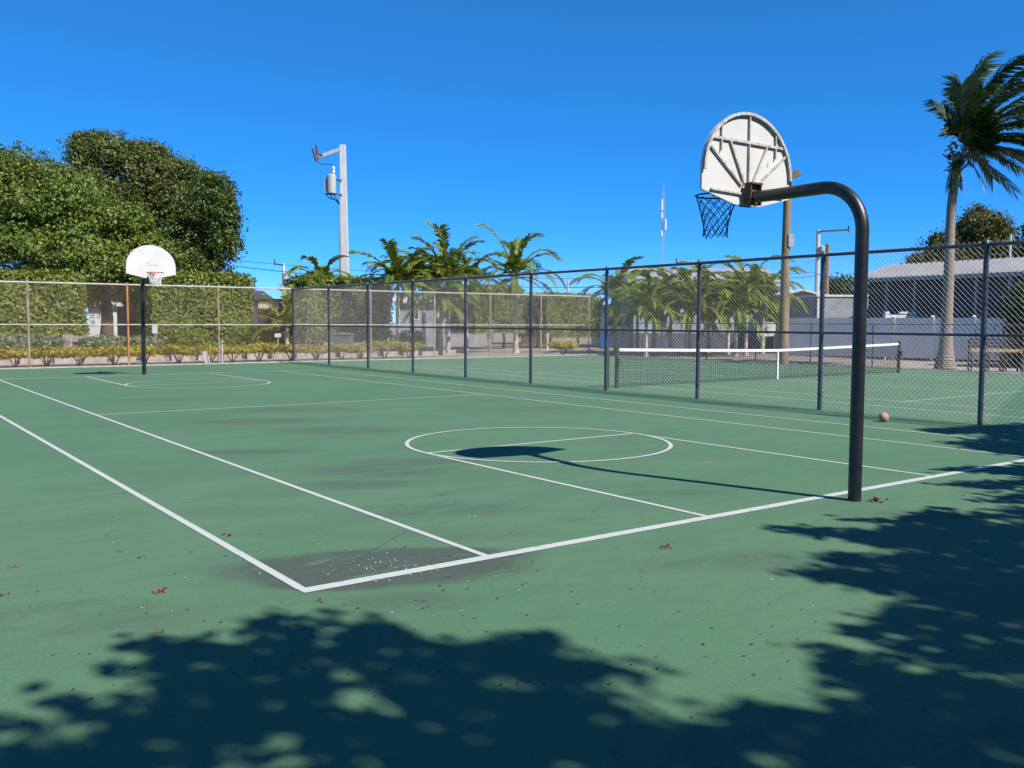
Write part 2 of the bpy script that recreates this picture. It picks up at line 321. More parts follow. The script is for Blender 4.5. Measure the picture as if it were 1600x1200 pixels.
for y in (5.486, 18.284): strip(g, (CX-4.085, y), (CX+4.085, y), .055)
strip(g, (CX, 5.515), (CX, 18.255), .055)
obj('tennis_court_lines', g, M['line'], kind='structure')

# ------------------------------------------------------------------ foliage helpers
def leaf_mesh(name, P, N, S, m, parent=None, aspect=0.55, jitter=0.5, kind=None, loc=None):
    n = len(P); P = np.asarray(P, float); N = np.asarray(N, float)+rng.normal(0, jitter, (n, 3))
    N /= np.linalg.norm(N, axis=1)[:, None]+1e-9
    t = np.cross(N, rng.normal(0, 1, (n, 3))); t /= np.linalg.norm(t, axis=1)[:, None]+1e-9; bb = np.cross(N, t)
    S = np.asarray(S, float)[:, None]*np.ones((n, 1))
    V = np.empty((n, 4, 3)); V[:, 0] = P-t*S*.5; V[:, 1] = P+bb*S*aspect*.5+N*S*.06; V[:, 2] = P+t*S*.5-N*S*.08; V[:, 3] = P-bb*S*aspect*.5+N*S*.06
    me = bpy.data.meshes.new(name); me.vertices.add(4*n); me.vertices.foreach_set('co', V.reshape(-1))
    me.loops.add(4*n); me.loops.foreach_set('vertex_index', np.arange(4*n, dtype=np.int32))
    me.polygons.add(n); me.polygons.foreach_set('loop_start', np.arange(0, 4*n, 4, dtype=np.int32)); me.polygons.foreach_set('loop_total', np.full(n, 4, dtype=np.int32))
    me.update(calc_edges=True); me.validate()
    return link(name, me, m, parent, loc, 0, kind)
def unit(n):
    v = rng.normal(0, 1, (n, 3)); return v/np.linalg.norm(v, axis=1)[:, None]
def lumps_crown(lumps, n_per, size, shell=(0.70, 1.05), inner=0.22, per=11):
    """leaves gathered in twig clumps on the skin of every lump, with sprays that stick out"""
    P, N, S = [], [], []
    for (c, r) in lumps:
        r = np.array(r, float); k = max(3, int(n_per*(r[0]*r[2])/per))
        u = unit(k); rad = np.where(rng.random(k) < inner, rng.uniform(.25, .72, k), rng.uniform(*shell, k)); out = rng.random(k) < .10
        rad = np.where(out, rng.uniform(1.05, 1.24, k), rad)
        wob = 1+0.16*np.sin(u[:, 0]*7+c[0])*np.sin(u[:, 2]*8+c[1])+0.12*np.sin(u[:, 1]*11+c[2])
        cc = np.array(c)+u*r*(rad*wob)[:, None]
        sp = np.where(out, .75, 1.25)*size*rng.uniform(.7, 1.35, k)
        q = np.repeat(cc, per, 0)+rng.normal(0, 1, (k*per, 3))*np.repeat(sp, per)[:, None]*np.array([1, 1, .62])
        P.append(q); N.append(np.repeat(u+np.array([0, 0, .45])+rng.normal(0, .35, (k, 3)), per, 0)); S.append(rng.uniform(.65, 1.35, k*per)*size)
    return np.concatenate(P), np.concatenate(N), np.concatenate(S)
def subl(c, r, n, k=0.42):           # smaller lumps on the skin of a big one
    out = [(c, tuple(np.array(r)*0.80))]
    for u in unit(n):
        if u[2] < -0.55: u[2] *= -1
        s = rng.uniform(.7, 1.25)*k
        out.append((tuple(np.array(c)+u*np.array(r)*0.78), (r[0]*s, r[1]*s, r[2]*s)))
    return out
def tree(label, loc, lumps, leaf, size, n_per, trunk_h, trunk_r, group=None, name='broadleaf_tree', bark='bark', limbs=7, jit=0.55):
    t = thing(name, label, 'tree', loc, 0, group)
    P, N, S = lumps_crown(lumps, n_per, size)
    leaf_mesh('crown', P, N, S, leaf, t, 0.6, jit)
    g = G(); g.tube([(0,0,-.05),(.1,0,trunk_h*.5),(0,.1,trunk_h)], [trunk_r*1.35, trunk_r, trunk_r*.8], 10)
    obj('trunk', g, M[bark], t, smooth=True)
    g = G(); pick = rng.permutation(len(lumps))[:limbs]
    for i in pick:
        c = Vector(lumps[i][0]); s0 = Vector((0, .1, trunk_h*.92)); mid = s0.lerp(c, .5)+Vector((0, 0, -.4))
        g.tube([s0, mid, c], [trunk_r*.55, trunk_r*.32, trunk_r*.08], 6)
    obj('limbs', g, M['bark'], t, smooth=True)
    return t
def frond(g, p, d, L, droop, wind, pairs, ll, lw, hang, seg=12, vee=0.25, start=.16, ragged=.15):
    p = Vector(p); d = Vector(d).normalized(); W = Vector(wind); pts = [p.copy()]; dirs = [d.copy()]
    for i in range(seg):
        t = (i+1)/seg; d = (d+Vector((0, 0, -1))*droop*t/seg*1.6+W*t/seg*1.5).normalized(); p = p+d*(L/seg); pts.append(p.copy()); dirs.append(d.copy())
    g.tube(pts, [max(.004, .034*L/3*(1-i/(seg+1))) for i in range(seg+1)], 4)
    for i in range(pairs):
        t = start+(1-start)*(i+random.random()*.6)/pairs; q = min(t*seg, seg-.001); a = int(q); fr = q-a
        o = pts[a].lerp(pts[a+1], fr); dd = dirs[a].lerp(dirs[a+1], fr).normalized()
        sd = dd.cross(Vector((0, 0, 1)));  sd = sd.normalized() if sd.length > .05 else Vector((1, 0, 0)); up = sd.cross(dd)
        prof = math.sin(math.pi*min(1, .22+.78*(1-abs(t-.45)*1.15)))**.6*(1 if t < .9 else 1.1-(t-.9)*4)
        for s in (-1, 1):
            if random.random() < ragged*.4: continue
            l = ll*max(.25, prof)*random.uniform(.8, 1.1)
            v = (sd*s*(.95-.45*t)+dd*(.35+.75*t)+up*(vee+random.uniform(-.15, .15))).normalized()
            v1 = (v+Vector((0,0,-1))*hang*.5+W*.25).normalized(); v2 = (v+Vector((0,0,-1))*hang*1.5+W*.6).normalized()
            m_ = o+v1*l*.5; e = m_+v2*l*.5; wv = dd*lw*.5
            g.add([o-wv*.6, o+wv*.6, m_+wv, m_-wv, e], [(0,1,2,3), (3,2,4)])
def palm(label, px, dep, crown_py, L, n, leaf, group=None, lean=0, droop=1.1, wind=(0.1,-.05,0), name='palm_tree', rt=.13, shaft=True, pairs=34, ll=.78, bark='palebark', els=(-.25, 1.12), cat='palm tree', hang=.5, lw=.135, zc=None):
    b = base(px, dep); h = zat(crown_py+(8 if 600 < px < 830 else 0), dep, px)
    t = thing(name, label, cat, b, 0, group)
    hs_ = h-(.9 if shaft else 0.1)
    g = G(); k = 7; g.tube([(lean*(i/k)**2, 0, -.05+(hs_+.05)*i/k) for i in range(k+1)], [rt*(1.5 if i == 0 else 1.05-.3*i/k) for i in range(k+1)], 8)
    obj('trunk', g, M[bark], t, smooth=True)
    if shaft: obj('crownshaft', G().tube([(lean, 0, hs_), (lean, 0, hs_+.3), (lean*1.03, 0, h)], [rt*.85, rt*.9, rt*.35], 8), M['green_shaft'], t, smooth=True)
    a0 = random.random()*6; n += 7
    for i in range(n):
        az = a0+i*2.39996; el = els[0]+(els[1]-els[0])*((i+.5)/n)**.85+random.uniform(-.1, .1)
        g = G(); d = (math.cos(az)*math.cos(el), math.sin(az)*math.cos(el), math.sin(el))
        frond(g, (lean, 0, h-.05), d, L*random.uniform(.85, 1.1), droop*random.uniform(.85, 1.45), wind, pairs, ll, lw, hang, vee=.40)
        obj('frond', g, leaf, t)
    return t
def hedge(label, px0, px1, ypl_, top_py, bot_z, depth, n, leaf=None, group='clipped hedges beyond the far fence', stemmed=True, name='clipped_hedge'):
    a = AY(px0, 500, ypl_); b = AY(px1, 500, ypl_); xm = (a[0]+b[0])/2; hw = (b[0]-a[0])/2
    zt = AY((px0+px1)/2, top_py, ypl_)[2]
    t = thing(name, label, 'hedge', (xm, ypl_+depth/2, 0), 0, group)
    hy = depth/2
    # leaves on the sides and top with slightly uneven faces
    P, N = [], []
    ar = [2*hw*(zt-bot_z), 2*hy*(zt-bot_z), 2*hy*(zt-bot_z), 2*hw*2*hy, 2*hw*(zt-bot_z)*.3]; tot = sum(ar)
    for f, a_ in enumerate(ar):
        k = int(n*a_/tot); u = rng.uniform(-1, 1, k); v = rng.uniform(0, 1, k); zz = bot_z+(zt-bot_z)*v
        w_ = .10*np.sin(u*hw*2.1+zz*1.7)+.08*np.sin(u*hw*4.7-zz*3.3)+rng.normal(0, .04, k)
        if f == 0: p = np.stack([u*hw, -hy+w_, zz], 1); nn = (0, -1, .2)
        elif f == 1: p = np.stack([-hw+w_, u*hy, zz], 1); nn = (-1, 0, .2)
        elif f == 2: p = np.stack([hw+w_, u*hy, zz], 1); nn = (1, 0, .2)
        elif f == 3: p = np.stack([u*hw, rng.uniform(-hy, hy, k), np.full(k, zt)+w_+np.abs(rng.normal(0, .06, k))], 1); nn = (0, 0, 1)
        else: p = np.stack([u*hw, hy+w_, zz], 1); nn = (0, 1, .2)
        P.append(p); N.append(np.tile(nn, (k, 1)))
    P = np.concatenate(P); N = np.concatenate(N)
    leaf_mesh('foliage', P, N, rng.uniform(.10, .20, len(P)), leaf or L_hedge, t, .6, .55)
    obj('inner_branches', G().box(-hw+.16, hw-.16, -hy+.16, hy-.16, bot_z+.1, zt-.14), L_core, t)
    if stemmed:
        g = G(); k = max(2, int(hw*1.1))
        for i in range(k):
            x = -hw*.75+1.5*hw*i/max(1, k-1); g.tube([(x, 0, -.05), (x+.05, -.05, bot_z*.5), (x-.04, 0, bot_z+.3)], [.10, .08, .07], 7)
        obj('stems', g, M['bark'], t, smooth=True)
    return t
def shrub(label, loc, r, h, leaf, n, group, name='golden_shrub', size=.10, sb=.3):
    t = thing(name, label, 'shrub', loc, random.random()*6, group)
    lum = [((0, 0, h*.72), (r*.8, r*.8, h*.26))]+[((math.cos(a)*r*.6, math.sin(a)*r*.6, h*random.uniform(.55, .8)), (r*.5, r*.5, h*.24)) for a in np.linspace(0, 5.2, 5)]
    P, N, S = lumps_crown(lum, 1, size); k = n
    idx = rng.integers(0, len(lum), k); u = unit(k); cc = np.array([l[0] for l in lum])[idx]; rr = np.array([l[1] for l in lum])[idx]
    P = cc+u*rr*rng.uniform(.6, 1.12, k)[:, None]
    leaf_mesh('foliage', P, u+np.array([0, 0, .5]), rng.uniform(.7, 1.4, k)*size, leaf, t, .5, .6)
    g = G()
    for a in np.linspace(0, 5.5, 6):
        g.tube([(0.03*math.cos(a), .03*math.sin(a), -.06), (math.cos(a)*r*.25, math.sin(a)*r*.25, h*.35), (math.cos(a)*r*.6, math.sin(a)*r*.6, h*.75)], [.022, .016, .008], 5)
    obj('stems', g, M['bark'], t)
    return t

# ------------------------------------------------------------------ basketball hoops
def arcpts(n, hw=.695, z1=.31, z2=.627):     # outline of the fan board, local: x across, z up from the flat bottom
    pts = [(-.20, 0), (.20, 0), (hw, .115), (hw, z1)]
    pts += [(hw*math.cos(a), z1+z2*math.sin(a)) for a in np.linspace(0, math.pi, n)[1:-1]]
    return pts+[(-hw, z1), (-hw, .115)]
def basketball_hoop(label, loc, rotz, far=False):
    """local: pole at the origin, court towards +y"""
    t = thing('basketball_hoop', label, 'basketball hoop', loc, rotz)
    yb = 1.45; zb = 2.885; xb = .12
    R = .44; top = 2.945; g = G(); pts = [(0, 0, -.02), (0, 0, .4), (0, 0, 1.4), (0, 0, top-R)]
    pts += [(xb*.12*(1-math.cos(a)), R*(1-math.cos(a)), top-R+R*math.sin(a)) for a in np.linspace(0, math.pi/2, 12)[1:]]
    pts += [(xb*.55, yb*.6, top+.006), (xb*.93, yb-.10, top+.015)]
    pole = obj('pole', g.tube(pts, .0605, 24), M['black'], t, smooth=True)
    out = arcpts(22); bp = obj('backboard', G().prism([(xb+x, yb-.012, zb+z) for x, z in out], (0, .024, 0)), M['board'], t)
    fr = G(); arc = out[2:-1]+[out[-1]]                # steel flange round the rim of the board, on the back
    for a, b in zip(out[3:-2], out[4:-1]): fr.bar((xb+a[0]*.985, yb-.036, zb+a[1]), (xb+b[0]*.985, yb-.036, zb+b[1]), .025, .03)
    obj('flange', fr, M['frame'], bp)
    def rib(a, b, w_=.026): obj('rib', G().bar((xb+a[0], yb-.030, zb+a[1]), (xb+b[0], yb-.030, zb+b[1]), .014, w_*.85), M['frame'], bp)
    rib((-.575, .645), (.575, .645), .03); rib((0, .22), (0, .625)); rib((0, .665), (0, .92))
    for s in (-1, 1):
        rib((s*.43, .52), (s*.43, .78), .022); rib((s*.105, .20), (s*.60, .56)); rib((s*.06, .215), (s*.29, .63)); rib((s*.10, .11), (s*.58, .125), .022)
    hb = G().box(xb-.07, xb+.07, yb-.10, yb-.046, zb+.0, zb+.215).box(xb-.085, xb-.072, yb-.135, yb-.0445, zb-.005, zb+.22).box(xb+.072, xb+.085, yb-.135, yb-.0445, zb-.005, zb+.22)
    hb.box(xb-.09, xb+.09, yb-.15, yb-.102, zb+.205, zb+.222)
    obj('bracket', hb, M['rust'], t)
    ry, rz = yb+.395, 3.03-(.0 if not far else .0)
    rm = M['rim_orange'] if far else M['rim_dark']
    g = G().tube([(xb+.228*math.cos(a), ry+.228*math.sin(a), rz) for a in np.linspace(0, 2*math.pi, 41)], .0095, 8, False)
    for s in (-1, 1): g.tube([(xb+s*.06, yb+.03, rz-.13), (xb+s*.10, yb+.14, rz-.03), (xb+s*.14, ry-.18, rz-.004)], .008, 6)
    g.box(xb-.09, xb+.09, yb+.0135, yb+.021, rz-.16, rz+.02).box(xb-.09, xb+.09, yb+.021, yb+.17, rz-.004, rz+.006)
    rim = obj('rim', g, rm, t, smooth=True)
    g = G(); n = 12; rows = 8; H = .43 if not far else .37                  # knotted net
    def P(k, j):
        a = 2*math.pi*(k+.5*(j % 2))/n; s = j/rows; r_ = .222*(1-s)**1.3+.118+(.0 if s < .8 else (s-.8)*.12)
        r_ = min(.224, .118+.11*(1-s)**1.6+(.03*(s-.75)*2 if s > .75 else 0)); sw = .012*math.sin(k*2.1+j)
        return (xb+r_*math.cos(a)+sw-.02*s, ry+r_*math.sin(a)+sw*.6, rz-.015-H*s+.014*math.sin(k*1.7+j*.8))
    for j in range(rows):
        for k in range(n):
            b = (k, j+1); c = (k-1 if j % 2 == 0 else k+1, j+1)
            for q in (b, c):
                p0, p1 = Vector(P(k, j)), Vector(P(*q)); m_ = (p0+p1)/2+Vector((0, 0, -.006)); g.tube([p0, m_, p1], .0042 if not far else .006, 4, False)
    obj('net', g, M['net_white' if far else 'net_dark'], t)
    if far:
        for (cx, cz, rx_, rz_) in ((-.12, .37, .085, .035), (.02, .36, .05, .03), (.09, .42, .03, .05)):
            pp = [(xb+cx+rx_*random.uniform(.7, 1.1)*math.cos(a), yb+.0135, zb+cz+rz_*random.uniform(.6, 1.15)*math.sin(a)) for a in np.linspace(0, 6.28, 12)[:-1]]
            obj('scuff', G().add(pp, [tuple(range(len(pp)))[::-1]]), M['scuff'], bp)
    else:
        pp = [(xb+x, yb-.0135, zb+z) for x, z in ((.30, .41), (.335, .43), (.34, .50), (.315, .47))]
        obj('scuff', G().add(pp, [tuple(range(len(pp)))]), M['scuff'], bp)
    return t
basketball_hoop('near basketball hoop seen from behind on a bent black gooseneck pole', (-.125, -.285, 0), .0)
basketball_hoop('distant basketball hoop facing the camera, with orange rim and white net', (-.13, 24.05, 0), math.pi, True)

# ------------------------------------------------------------------ chain link fences
def fence_mesh(L, h, pitch, wr, z0=.03, y=0.0, over=.022):
    g = G(); H = h-z0+over; k0 = -int(H/pitch)-1
    for s in (1, -1):
        for k in range(k0, int(L/pitch)+1):
            x0 = k*pitch; a = max(0, -x0); b = min(H, L-x0)
            if b <= a+.02: continue
            pa = (x0+a, a); pb = (x0+b, b)
            if s < 0: pa = (L-pa[0], pa[1]); pb = (L-pb[0], pb[1])
            yo = y+.003*s
            A_, B_ = Vector((pa[0], yo, z0+pa[1])), Vector((pb[0], yo, z0+pb[1]))
            d = (B_-A_).normalized(); u_ = d.cross(Vector((0, 1, 0))); v_ = Vector((0, 1, 0))
            V = [q+(u_*math.cos(t)+v_*math.sin(t))*wr for q in (A_, B_) for t in (-math.pi/2, math.pi/6, math.pi*5/6)]
            g.add(V, [(0, 1, 4, 3), (1, 2, 5, 4), (2, 0, 3, 5)])
    return g
def fence(label, a, b, h, posts, pr, mats, pitch, wr, group=None, topz=None, midz=None, side=1, special=None, toprail=True):
    a = np.array(a); b = np.array(b); L = float(np.hypot(*(b-a))); rz = math.atan2(b[1]-a[1], b[0]-a[0])
    t = thing('chain_link_fence', label, 'fence', (a[0], a[1], 0), rz, group)
    for i, x in enumerate(posts):
        m_ = mats[0]
        if special and i in special: m_ = special[i]
        g = G().tube([(x, 0, -.05), (x, 0, h-.02)], pr, 10); g.tube([(x, 0, h-.02), (x, 0, h+.035)], [pr*1.15, pr*.5], 10)
        for zz in np.arange(.3, h-.1, .42): g.tube([(x, 0, zz), (x, 0, zz+.018)], pr*1.18, 10)
        obj('post', g, m_, t, smooth=True)
    obj('top_rail', G().tube([(0, 0, h-.045), (L, 0, h-.045)], pr*.72, 8), mats[1], t, smooth=True)
    if midz: obj('middle_rail', G().tube([(0, 0, midz), (L, 0, midz)], pr*.54, 8), mats[2], t, smooth=True)
    obj('wire_mesh', fence_mesh(L, h, pitch, wr, y=side*(pr+.012)), mats[3], t, kind='stuff')
    return t
# near fence between the two courts; local x runs from the far corner towards the camera's right
xs = [30.3-y for y in (30.24, 26.9, 23.75, 20.65, 17.57, 14.4, 11.4, 8.45, 5.36, 2.3, -.8, -3.9, -6.9)]
fence('tall dark chain link fence dividing the basketball court from the tennis court', (7.34, 30.3), (7.34, -7.0), 2.98, xs, .043, (M['post'], M['post'], M['post'], M['wire']), .09, .0020, midz=1.47, side=1)
fx = [-12.5, -9.1, -5.7, -2.30, .97, 4.31, 10.89, 14.09, 17.16, 20.2, 23.3]
fence('far chain link fence with rusty posts and pale rails behind the distant hoop', (-14, 30.3), (23.4, 30.3), 3.0, [x+14 for x in fx], .036, (M['oldpost'], M['oldrail'], M['oldrail'], M['oldwire']), .085, .0026, midz=1.50, side=-1, special={4: M['rustpost'], 1: M['rustpost']})
fence('low dark chain link fence along the tennis court beside the lane', (23.95, 28.6), (23.95, -6), 1.66, [i*2.75+.1 for i in range(13)], .03, (M['post'], M['post'], M['post'], M['oldwire']), .13, .0016, side=-1)

# ------------------------------------------------------------------ tennis net
t = thing('tennis_net', 'black tennis net with white tape across the far court', 'tennis net', (CX, NY, 0))
for s in (-1, 1):
    p = obj('net_post', G().tube([(s*6.4, 0, -.02), (s*6.4, 0, 1.03)], .055, 14).tube([(s*6.4, 0, 1.03), (s*6.4, 0, 1.06)], [.06, .03], 14), M['netgreen'], t, smooth=True)
    obj('winch', G().box(s*6.4-.05, s*6.4+.05, -.13, -.057, .55, .75), M['darksteel'], p)
p = obj('net_post', G().tube([(-6.72, 0, -.02), (-6.72, 0, .98)], .055, 14), M['netgreen'], t, smooth=True)
def nz(x): return .885+.115*(abs(x)/6.35)**1.15
g = G(); NX = 150
for i in range(NX+1):
    x = -6.33+12.66*i/NX; g.bar((x, 0, .04), (x, 0, nz(x)-.06), .007)
for j in range(13):
    f_ = j/12
    for i in range(20):
        xa, xb_ = -6.33+12.66*i/20, -6.33+12.66*(i+1)/20; g.bar((xa, 0, .04+(nz(xa)-.12)*f_), (xb_, 0, .04+(nz(xb_)-.12)*f_), .008)
obj('netting', g, M['cord'], t, kind='stuff')
g = G()
for i in range(24):
    xa, xb_ = -6.33+12.66*i/24, -6.33+12.66*(i+1)/24
    g.add([(xa, -.016, nz(xa)-.075), (xb_, -.016, nz(xb_)-.075), (xb_, -.016, nz(xb_)), (xa, -.016, nz(xa)), (xa, .016, nz(xa)-.075), (xb_, .016, nz(xb_)-.075), (xb_, .016, nz(xb_)), (xa, .016, nz(xa))], [(0,1,2,3), (7,6,5,4), (3,2,6,7), (1,0,4,5)])
obj('top_tape', g, M['tape'], t)
obj('centre_strap', G().box(-.03, .03, -.021, .021, 0, .80), M['tape'], t)

# ------------------------------------------------------------------ coconut palm on the right
b = A(1478, 575); dep = float((b-C)@_f); s = dep/F
def loc(px, py): p = D(px, py, dep)-b; return Vector((p[0], p[1], p[2]))
t = thing('coconut_palm', 'tall windblown coconut palm with a curved grey trunk beside the white fence', 'palm tree', (b[0], b[1], 0))
path = [(1477, 577, 17.5), (1477, 565, 14), (1478, 545, 10.5), (1479, 515, 8.6), (1481, 470, 8.0), (1483, 420, 7.8), (1484, 370, 7.2), (1487, 320, 6.8), (1492, 275, 6.6), (1497, 236, 7.2)]
# finer path with ring scars
pp, rr = [], []
for (x0, y0, r0), (x1, y1, r1) in zip(path[:-1], path[1:]):
    for k in range(8):
        f_ = k/8; pp.append(loc(x0+(x1-x0)*f_, y0+(y1-y0)*f_)); rr.append((r0+(r1-r0)*f_)*s*(1.045 if k % 2 else .965))
pp[0].z = -.06
obj('trunk', G().tube(pp, rr, 14), M['trunk'], t, smooth=True)
g = G()
for i in range(34):
    a = i*2.4; y = 272-i*1.55; c = loc(1493+i*.12, y); r0 = 8.5*s; d = Vector((math.cos(a), math.sin(a), random.uniform(.1, 1.1)))
    p0 = c+Vector((math.cos(a), math.sin(a), 0))*r0*.7
    g.bar(p0, p0+d.normalized()*random.uniform(.22, .5)+Vector((0, 0, random.uniform(-.25, .1))), .09, .03)
obj('dry_boots', g, M['boot'], t)
g = G()
for i in range(7):
    a = i*1.3; c = loc(1497+random.uniform(-7, 7), 248+random.uniform(-8, 8))
    g.lathe([(.02, -.12), (.085, -.05), (.095, .03), (.05, .11), (.01, .13)], 9)
    for j in range(len(g.v)-45, len(g.v)): v = g.v[j]; g.v[j] = (v[0]+c.x+.18*math.cos(a), v[1]+c.y+.18*math.sin(a), v[2]+c.z)
obj('coconuts', g, M['boot'], t, smooth=True)
cr = loc(1502, 226); RV = Vector(_r0); FV = Vector((_f[0], _f[1], 0)).normalized(); wind = RV*1.5
spec = []
for i in range(46):
    deg = -24+129*((i+.5)/46)**.92+random.uniform(-6, 6); th = math.radians(deg); dz = random.uniform(-.9, .9)
    d = (RV*math.cos(th)+Vector((0, 0, 1))*math.sin(th)*1.05+FV*dz).normalized()
    g = G(); L = (2.3 if deg > 92 else 3.6 if deg > 45 else 2.9)*random.uniform(.80, .99)
    frond(g, cr+d*.15, d, L, random.uniform(.5, 1.05), RV*random.uniform(.15, .6), 62, .95, .075, .5, 14, .12, .13)
    obj('frond', g, L_coco, t)
for th in (228, 240, -62):
    a = math.radians(th); d = (RV*math.cos(a)+Vector((0, 0, 1))*math.sin(a)+FV*random.uniform(-.8, .4)).normalized()
    g = G(); frond(g, cr-Vector((0, 0, .3))+d*.1, d, 1.5, 1.3, RV*.3, 34, .6, .06, .7, 10, .1, .2); obj('frond', g, L_coco, t)

# ------------------------------------------------------------------ utility poles
def pole_thing(label, px, dep, name='utility_pole', cat='utility pole'):
    return thing(name, label, cat, base(px, dep), RIGHT), dep/F
# concrete pole with transformer (local x = photo right, 1 photo pixel = s metres)
t, s = pole_thing('tall square concrete utility pole with transformer and steel arm', 541, 56)
H0 = zat(230, 56, 540)
def zz(py): return zat(py, 56, 540)
def bx(g, x0, x1, y0, y1, p0, p1): return g.box(x0*s, x1*s, y0, y1, zz(p0), zz(p1))
wt, wb = 4.0*s, 6.6*s
g = G().add([(-wb, -wb, -.06), (wb, -wb, -.06), (wb, wb, -.06), (-wb, wb, -.06), (-wt-3*s, -wt, H0), (wt-3*s, -wt, H0), (wt-3*s, wt, H0), (-wt-3*s, wt, H0)], [(3,2,1,0), (4,5,6,7), (0,1,5,4), (1,2,6,5), (2,3,7,6), (3,0,4,7)])
obj('shaft', g, M['pole_concrete'], t)
obj('conduit', G().tube([(-8.5*s, -.1, -.05), (-7.6*s, -.1, zz(322))], 2.0*s, 10), M['pole_concrete'], t, smooth=True)
obj('arm', G().bar((-6*s, -.1, zz(237)), (-41*s, -.25, zz(250)), .16, .2), M['steel'], t)
g = G().tube([(-39*s, -.25, zz(252)), (-43*s, -.25, zz(231))], [.09, .07], 8).tube([(-42*s, -.25, zz(256)), (-48*s, -.25, zz(237))], [.10, .08], 8).tube([(-38*s, -.25, zz(246)), (-33*s, -.25, zz(247.5))], .1, 8)
obj('insulators', g, M['darksteel'], t, smooth=True)
obj('jumper_wire', G().tube([(-41*s, -.25, zz(254)), (-36*s, -.25, zz(261)), (-26*s, -.25, zz(260)), (-17*s, -.25, zz(262)), (-14*s, -.25, zz(268))], .022, 5), M['cable'], t)
tr = obj('transformer', G().lathe([(.01, zz(306)), (7.0*s, zz(305.5)), (7.2*s, zz(280)), (7.0*s, zz(278.5)), (4*s, zz(276.5)), (.01, zz(276))], 18, (-19*s, -.45)), M['steel'], t, smooth=True)
obj('bushing', G().lathe([(.06, zz(276.8)), (.11, zz(273)), (.06, zz(271)), (.10, zz(268)), (.03, zz(264))], 10, (-15.5*s, -.45)), M['white'], tr, smooth=True)
obj('arrester', G().tube([(-28*s, -.45, zz(303)), (-27.6*s, -.45, zz(282))], .08, 8), M['white'], tr, smooth=True)
obj('bracket', G().bar((-29*s, -.45, zz(306.5)), (-4*s, -.2, zz(306.5)), .1, .07).bar((-12*s, -.4, zz(285)), (-5*s, -.2, zz(285)), .12), M['darksteel'], tr)
g = G()
for k in range(3): g.tube([((-27+6*k)*s, -.45, zz(306)), ((-24+6*k)*s, -.45, zz(312+k)), ((-14+2*k)*s, -.25, zz(315+k)), (-8*s, -.1, zz(322))], .03, 5)
obj('drop_cables', g, M['cable'], tr)
# wooden pole on the right
b = base(1225, 36.9); dw = 36.9
t = thing('wooden_pole', 'brown wooden utility pole beyond the tennis net, behind the near hoop', 'utility pole', b, RIGHT)
sw = dw/F; hw_ = zat(273, dw, 1225)
obj('shaft', G().tube([(0, 0, -.06), (.0, 0, hw_*.5), (.02, 0, hw_)], [8*sw, 6.6*sw, 5.6*sw], 14), M['wood'], t, smooth=True)
g = G().bar((-.1, -.28, hw_-.22), (.36, -.36, hw_-.04), .26, .24)
obj('crossarm', g, M['wood'], t)
obj('bolt_plate', G().box(.05*1, .26, -.2, -.12, hw_-2.9, hw_-2.4), M['steel'], t)
# far poles
def far_pole(label, px, dep, top, r, arm=None, can=False, m='pole_concrete', name='utility_pole'):
    t = thing(name, label, 'utility pole', base(px, dep), RIGHT); s = dep/F; h = zat(top, dep, px)
    obj('shaft', G().tube([(0, 0, -.06), (0, 0, h)], [r*1.25*s, r*s], 8), M[m], t, smooth=True)
    if arm:
        x1, py = arm; z = zat(py, dep, px); g = G().bar((0, -.15, z), (x1*s, -.15, z+.15), .14)
        g.tube([(x1*s, -.15, z), (x1*s, -.15, z+9*s)], .07, 6); obj('arm', g, M['darksteel'], t)
    if can: obj('transformer', G().lathe([(.02, zat(can+14, dep)), (4.5*s, zat(can+13, dep)), (4.5*s, zat(can+2, dep)), (.05, zat(can, dep))], 12, (4*s, -.35)), M['steel'], t, smooth=True)
    return t
far_pole('distant thin utility pole with a short arm between hedge and brown porch', 444, 95, 412, 2.2, (-13, 415), 427)
far_pole('short pale pole stub showing above the second hedge beside the big tree', 345, 60, 408, 2.8)
far_pole('distant pale utility pole with a long arm, right of the wooden pole', 1275, 75, 360, 3.2, (46, 363), 383)
far_pole('slim dark wooden pole just right of the long armed pole', 1290, 78, 382, 3.2, None, None, 'wood')
far_pole('thin far pole with a small arm above the clump of short palms', 1081, 95, 408, 2.0, (-26, 413))
far_pole('thin far pole above the last clipped hedge', 887, 90, 438, 1.6)
far_pole('pale standpipe above the metal roof at the right', 1574, 48, 367, 1.6)
# antenna tower
t = thing('antenna_mast', 'very slender lattice radio mast far away above the fence', 'radio mast', base(1034, 160), RIGHT); s = 160/F; h0 = zat(300, 160, 1034)
g = G()
for q in ((-.16, -.1), (.16, -.1), (0, .18)): g.tube([(q[0], q[1], -.05), (q[0], q[1], h0)], .03, 4)
for k in range(40):
    z = h0*k/40; g.bar((-.16, -.1, z), (.16, -.1, z+h0/40), .025)
obj('lattice', g, M['steel'], t)
g = G()
for py in (318, 326, 338, 348, 356, 366): g.lathe([(.05, -.5), (.19, -.45), (.19, .45), (.05, .5)], 6, (.32*(-1 if int(py) % 4 else 1), -.3)); 
n_ = len(g.v)//6
for k, py in enumerate((318, 326, 338, 348, 356, 366)):
    for j in range(n_*k, n_*(k+1)): v = g.v[j]; g.v[j] = (v[0], v[1], v[2]+zat(py, 160, 1034))
obj('antennas', g, M['white'], t)
obj('whip', G().tube([(0, 0, h0), (0, 0, zat(288, 160, 1034))], .05, 5), M['steel'], t)
